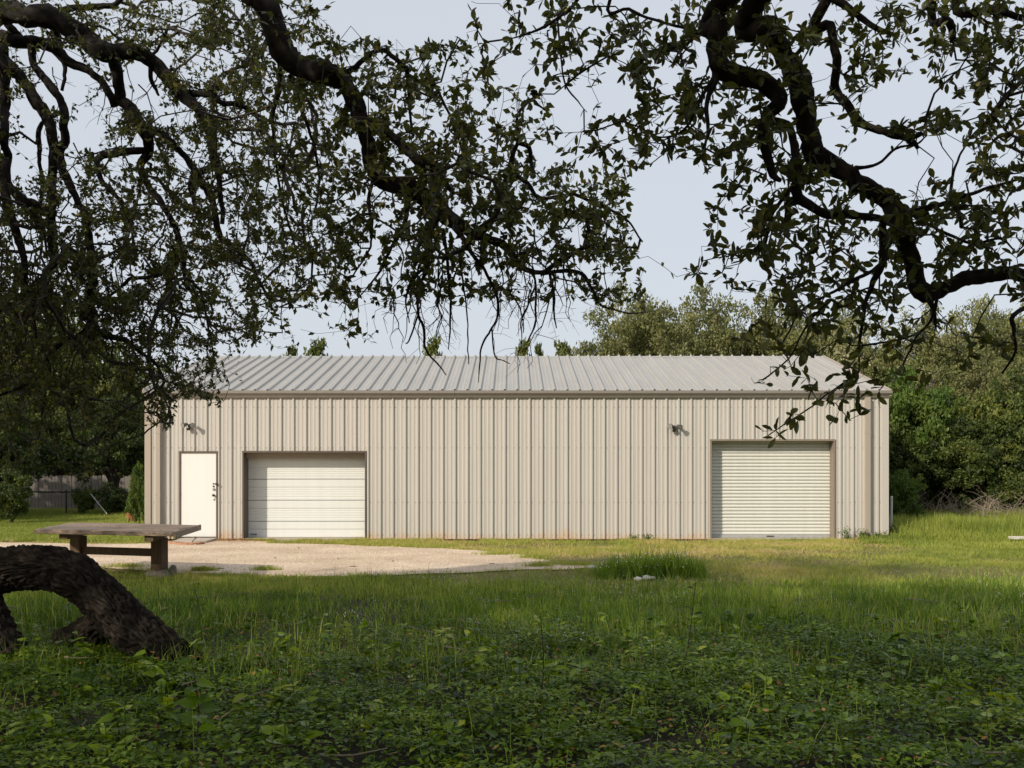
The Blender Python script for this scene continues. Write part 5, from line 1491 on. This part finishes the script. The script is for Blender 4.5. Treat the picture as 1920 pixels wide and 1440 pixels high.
# low broad-leaved ground cover nearest the camera
n = 28000
x, y = wedge(n, 4.6, 10.8, .9)
p_ = np.clip((9.9 - y) / 2.4, 0, 1); p_ = np.where(fbm(x, y, .9, 91) > .36, p_, p_ * .4)
k = rng.uniform(size=n) < p_; x, y = x[k], y[k]; n = len(x)
ph = (.06 + .30 * np.clip(fbm(x, y, .6, 93) - .26, 0, 1)) * np.where((y > 7.3) & (x < -1.6), .55, 1) * rng.uniform(.7, 1.25, n)
per = rng.integers(6, 12, n); pid = np.repeat(np.arange(n), per); N = len(pid)
az = rng.uniform(0, 6.28, N); u = np.clip(1 - np.abs(rng.normal(size=N)) * .2, .2, 1); ro = rng.uniform(.0, .085, N) * (1.3 - .5 * u)
cz = ph[pid] * u
base = np.stack([x[pid] + np.cos(az) * ro, y[pid] + np.sin(az) * ro, cz - .015], -1)
el = rng.normal(-.08, .28, N)
d = np.stack([np.cos(az), np.sin(az), el], -1)
nrm = np.stack([rng.normal(size=N) * .30, rng.normal(size=N) * .30 - .04, np.ones(N)], -1)
pt = np.clip(rng.normal(.45, .14, n) + (fbm(x, y, 1.5, 95) - .5) * .5, 0, 1)
L = rng.uniform(.024, .058, N) * np.where(rng.uniform(size=N) < .05, 1.6, 1)
m = MB(); ct = np.clip(pt[pid] + rng.normal(size=N) * .14, 0, .97); cw = L * rng.uniform(.40, .66, N)
for k, tp in ((base[:, 1] < 7.4, LEAF4), (base[:, 1] >= 7.4, LEAF2)):
    m.leaves(base[k], d[k], nrm[k], L[k], cw[k], tp, ct[k])
tag(m.build('ground_cover', M['cover_leaf']), kind='stuff')
# stray long blades and stalks standing out of the ground cover
n = 5200; x, y = wedge(n, 4.9, 9.5, .5); k = vnoise(x, y, .6, 97) > .52; x, y = x[k], y[k]
m = MB(); blades(m, x, y, np.zeros(len(x)), rng.uniform(.12, .36, len(x)), rng.uniform(.003, .006, len(x)), rng.uniform(.1, .9, len(x)), np.clip(rng.normal(.38, .16, len(x)), 0, .9))
tag(m.build('stray_grass', M['grass']), kind='stuff')
# mixed broad leaved weeds, dead leaves and fallen twigs among the ground cover
n = 520; x, y = wedge(n, 4.8, 9.6, .4); h = rng.uniform(.08, .30, n)
m = MB(); per = rng.integers(4, 9, n); pid = np.repeat(np.arange(n), per); N = len(pid); az = rng.uniform(0, 6.28, N); u = rng.uniform(.35, 1, N)
m.leaves(np.stack([x[pid], y[pid], h[pid] * u], -1), np.stack([np.cos(az), np.sin(az), rng.normal(.15, .3, N)], -1), np.stack([rng.normal(size=N) * .3, rng.normal(size=N) * .3 - .1, np.ones(N)], -1),
         rng.uniform(.05, .115, N), rng.uniform(.03, .07, N), HEART, np.clip(rng.normal(.55, .2, n)[pid] + rng.normal(size=N) * .1, 0, 1))
for k in range(n): m.tube([(x[k], y[k], 0), (x[k] + .01, y[k], h[k] * .5), (x[k], y[k], h[k])], .0025, 3, .3, cap=False)
tag(m.build('broadleaf_weeds', M['cover_leaf']), kind='stuff')
n = 2400; x, y = wedge(n, 4.8, 9.8, .4); m = MB()
m.leaves(np.stack([x, y, rng.uniform(.01, .14, n)], -1), rand_dirs(n) * (1, 1, .3), rand_dirs(n) * .6 + (0, 0, 1), rng.uniform(.03, .06, n), rng.uniform(.015, .03, n), LEAF4, rng.uniform(0, .8, n))
tag(m.build('fallen_leaves', M['dry_leaf']), kind='stuff')
m = MB(); n = 110; x, y = wedge(n, 5.0, 12.5, .3)
for k in range(n):
    a = rng.uniform(0, 6.28); L = rng.uniform(.15, .6); d = np.array([math.cos(a), math.sin(a) * .6, 0]); c = np.array([x[k], y[k], rng.uniform(.04, .14)])
    m.tube([c - d * L / 2 + (0, 0, rng.uniform(-.03, .04)), c + rng.normal(size=3) * .02, c + d * L / 2 + (0, 0, rng.uniform(-.03, .08))], [.006, .005, .002], 4, .5, cap=False)
tag(m.build('fallen_twigs', M['dead']), kind='stuff')
# tiny white flower heads scattered in the right half of the meadow
n = 900; x, y = wedge(n, 7.5, 13, .2); k = (vnoise(x, y, .9, 99) > .52) & (x > -1.5); x, y = x[k], y[k]; n = len(x)
z = rng.uniform(.14, .34, n); b = np.stack([x, y, z], -1)
m = MB(); m.leaves(np.repeat(b, 3, 0) + rng.normal(size=(n * 3, 3)) * .012, rand_dirs(n * 3), rand_dirs(n * 3) + (0, -.6, .8), .011, .010, LEAF2, .5)
tag(m.build('meadow_flowers', M['flower']), kind='stuff')
# leaf litter at the foot of the wall
n = 2600; x = np.concatenate([rng.uniform(-7.3, -5.8, n), rng.uniform(-3.5, 5, n // 2)]); y = np.concatenate([24 - rng.exponential(.22, n) - .06, 24 - rng.exponential(.08, n // 2) - .07])
k = y > 22.9; x, y = x[k], y[k]; n = len(x)
m = MB(); m.leaves(np.stack([x, y, rng.uniform(.006, .03, n)], -1), rand_dirs(n) * (1, 1, .2), rand_dirs(n) * .5 + (0, 0, 1), rng.uniform(.02, .045, n), rng.uniform(.012, .026, n), LEAF2, rng.uniform(0, 1, n))
tag(m.build('leaf_litter', M['dry_leaf']), kind='stuff')

# the tall clump standing alone in the lawn
cx = G(1225, 1085); clump = thing('grass_clump', 'tall dark green grass clump standing alone where the gravel ends', 'grass clump', cx)
n = 3800; a = rng.normal(size=(n, 2)); u = rng.uniform(-1, 1, n)
x = cx[0] + u * .86; y = cx[1] + .35 + a[:, 1] * .16
h = (.17 + .34 * vnoise(x, y, .15, 13) + .08 * np.clip(u + .4, 0, 1)) * rng.uniform(.35, 1.3, n) * np.clip(1.25 - np.abs(u) ** 3, .4, 1)
m = MB(); blades(m, x, y, np.zeros(n), h, .009, rng.uniform(.05, 1.1, n), np.clip(rng.normal(.26, .17, n), 0, .95)); tag(m.build('blades', M['grass'], clump, cx), kind='stuff')
n = 160; x = cx[0] + rng.uniform(-.8, .75, n); y = cx[1] + .2 + rng.normal(size=n) * .15; z = rng.uniform(.12, .42, n)
m = MB(); m.leaves(np.stack([x, y, z], -1), rand_dirs(n), rand_dirs(n), .022, .018, LEAF2, .5); tag(m.build('seed_heads', M['flower'], clump, cx), kind='stuff')

# weeds along the foot of the wall
def weed(px, Y, h, w, n, lab, tint, mat='bright_leaf'):
    x0 = (px - 960) / FPX * Y; o = thing('weed', lab, 'weed', (x0, Y, 0), 'weeds along the wall'); lf = MB(); st = MB()
    for s in range(7):
        e = np.array([x0 + rng.normal() * w * .5, Y + rng.normal() * w * .3, h * rng.uniform(.6, 1)]); b0 = np.array([x0 + rng.normal() * w * .12, Y, 0])
        st.tube([b0, (b0 + e) / 2 + (0, 0, .02), e], [.004, .003, .0015], 4, cap=False)
        m_ = n // 7; t = rng.uniform(.15, 1, m_)[:, None]
        lf.leaves(b0 + (e - b0) * t + rng.normal(size=(m_, 3)) * .03, rand_dirs(m_), rand_dirs(m_) * .6 + (0, -.2, .8), rng.uniform(.03, .07, m_), rng.uniform(.015, .035, m_), LEAF6, np.clip(rng.normal(tint, .15, m_), 0, 1))
    st.build('stem', M['twig'], o, (x0, Y, 0)); tag(lf.build('foliage', M[mat], o, (x0, Y, 0)), kind='stuff')
weed(1592, 23.75, .36, .30, 150, 'thin branching weed against the wall right of the roll-up door', .5)
weed(1617, 23.6, .26, .26, 240, 'bright yellow green weed at the foot of the right down pipe', .8)
weed(1215, 23.8, .16, .2, 90, 'small weed at the rust stained panel left of the roll-up door', .3)
weed(1189, 23.75, .14, .26, 120, 'low green weed at the wall below the right flood lamp', .3)
weed(332, 23.7, .24, .2, 110, 'small weed at the left side of the entrance door', .5)
weed(1690, 24.2, .35, .6, 420, 'dark leafy weed patch around the slim metal post', .3, 'dark_leaf')
weed(1656, 23.6, .26, .4, 260, 'leafy green weed at the right corner of the workshop', .35)

# saplings and stalks standing in the foreground
def sapling(px, py0, py1, Y, n, L, lab, leafmat='cover_leaf', lean=0, tpl=HEART, tint=.4):
    b = P(px, py0, Y); b[2] = max(0, min(b[2], .02)); e = P(px + lean, py1, Y)
    o = thing('sapling', lab, 'plant', (b[0], b[1], 0), 'plants standing above the ground cover'); og = (b[0], b[1], 0)
    t = np.linspace(0, 1, 8)[:, None]; c = b + (e - b) * t + np.sin(t * 4) * np.array([.02, .01, 0])
    mb = MB(); mb.tube(c, np.linspace(.005, .002, 8), 6); mb.build('stem', M['twig'], o, og)
    for k in range(n):
        u = .25 + .75 * k / (n - 1); q = c[int(u * 7)] + (c[min(7, int(u * 7) + 1)] - c[int(u * 7)]) * ((u * 7) % 1)
        a = k * 2.4 + rng.uniform(-.4, .4); d = np.array([math.cos(a), math.sin(a) * .8, rng.uniform(-.35, .35)])
        s = L * rng.uniform(.7, 1.2) * (1.15 - .35 * u)
        m_ = MB(); m_.leaves([q + unit(d) * .012], [d], [[rng.normal() * .4, -.35 + rng.normal() * .3, .9]], s, s * (.78 if tpl is HEART else .32), tpl, np.clip(rng.normal(tint, .12), 0, 1))
        m_.tube([q, q + unit(d) * .014], .0015, 3, cap=False)
        m_.build('leaf', M[leafmat], o, og)
sapling(365, 1430, 1235, 5.5, 13, .125, 'young broad leaved sapling standing in front of the trunk foot')
sapling(215, 1440, 1318, 5.4, 7, .10, 'smaller broad leaved sapling left of the tall one in the ground cover')
sapling(1268, 1300, 1092, 6.9, 14, .085, 'tall thin stalk with narrow leaves at the middle of the meadow', lean=40, tpl=LEAF6, tint=.2)
sapling(1010, 1330, 1150, 6.3, 9, .06, 'thin bare stalk with few leaves left of the tall one', lean=8, tpl=LEAF6, tint=.2)
sapling(372, 1185, 1095, 9.8, 9, .08, 'thin stalk with drooping leaves behind the trunk foot', lean=-6, tpl=LEAF6, tint=.2)
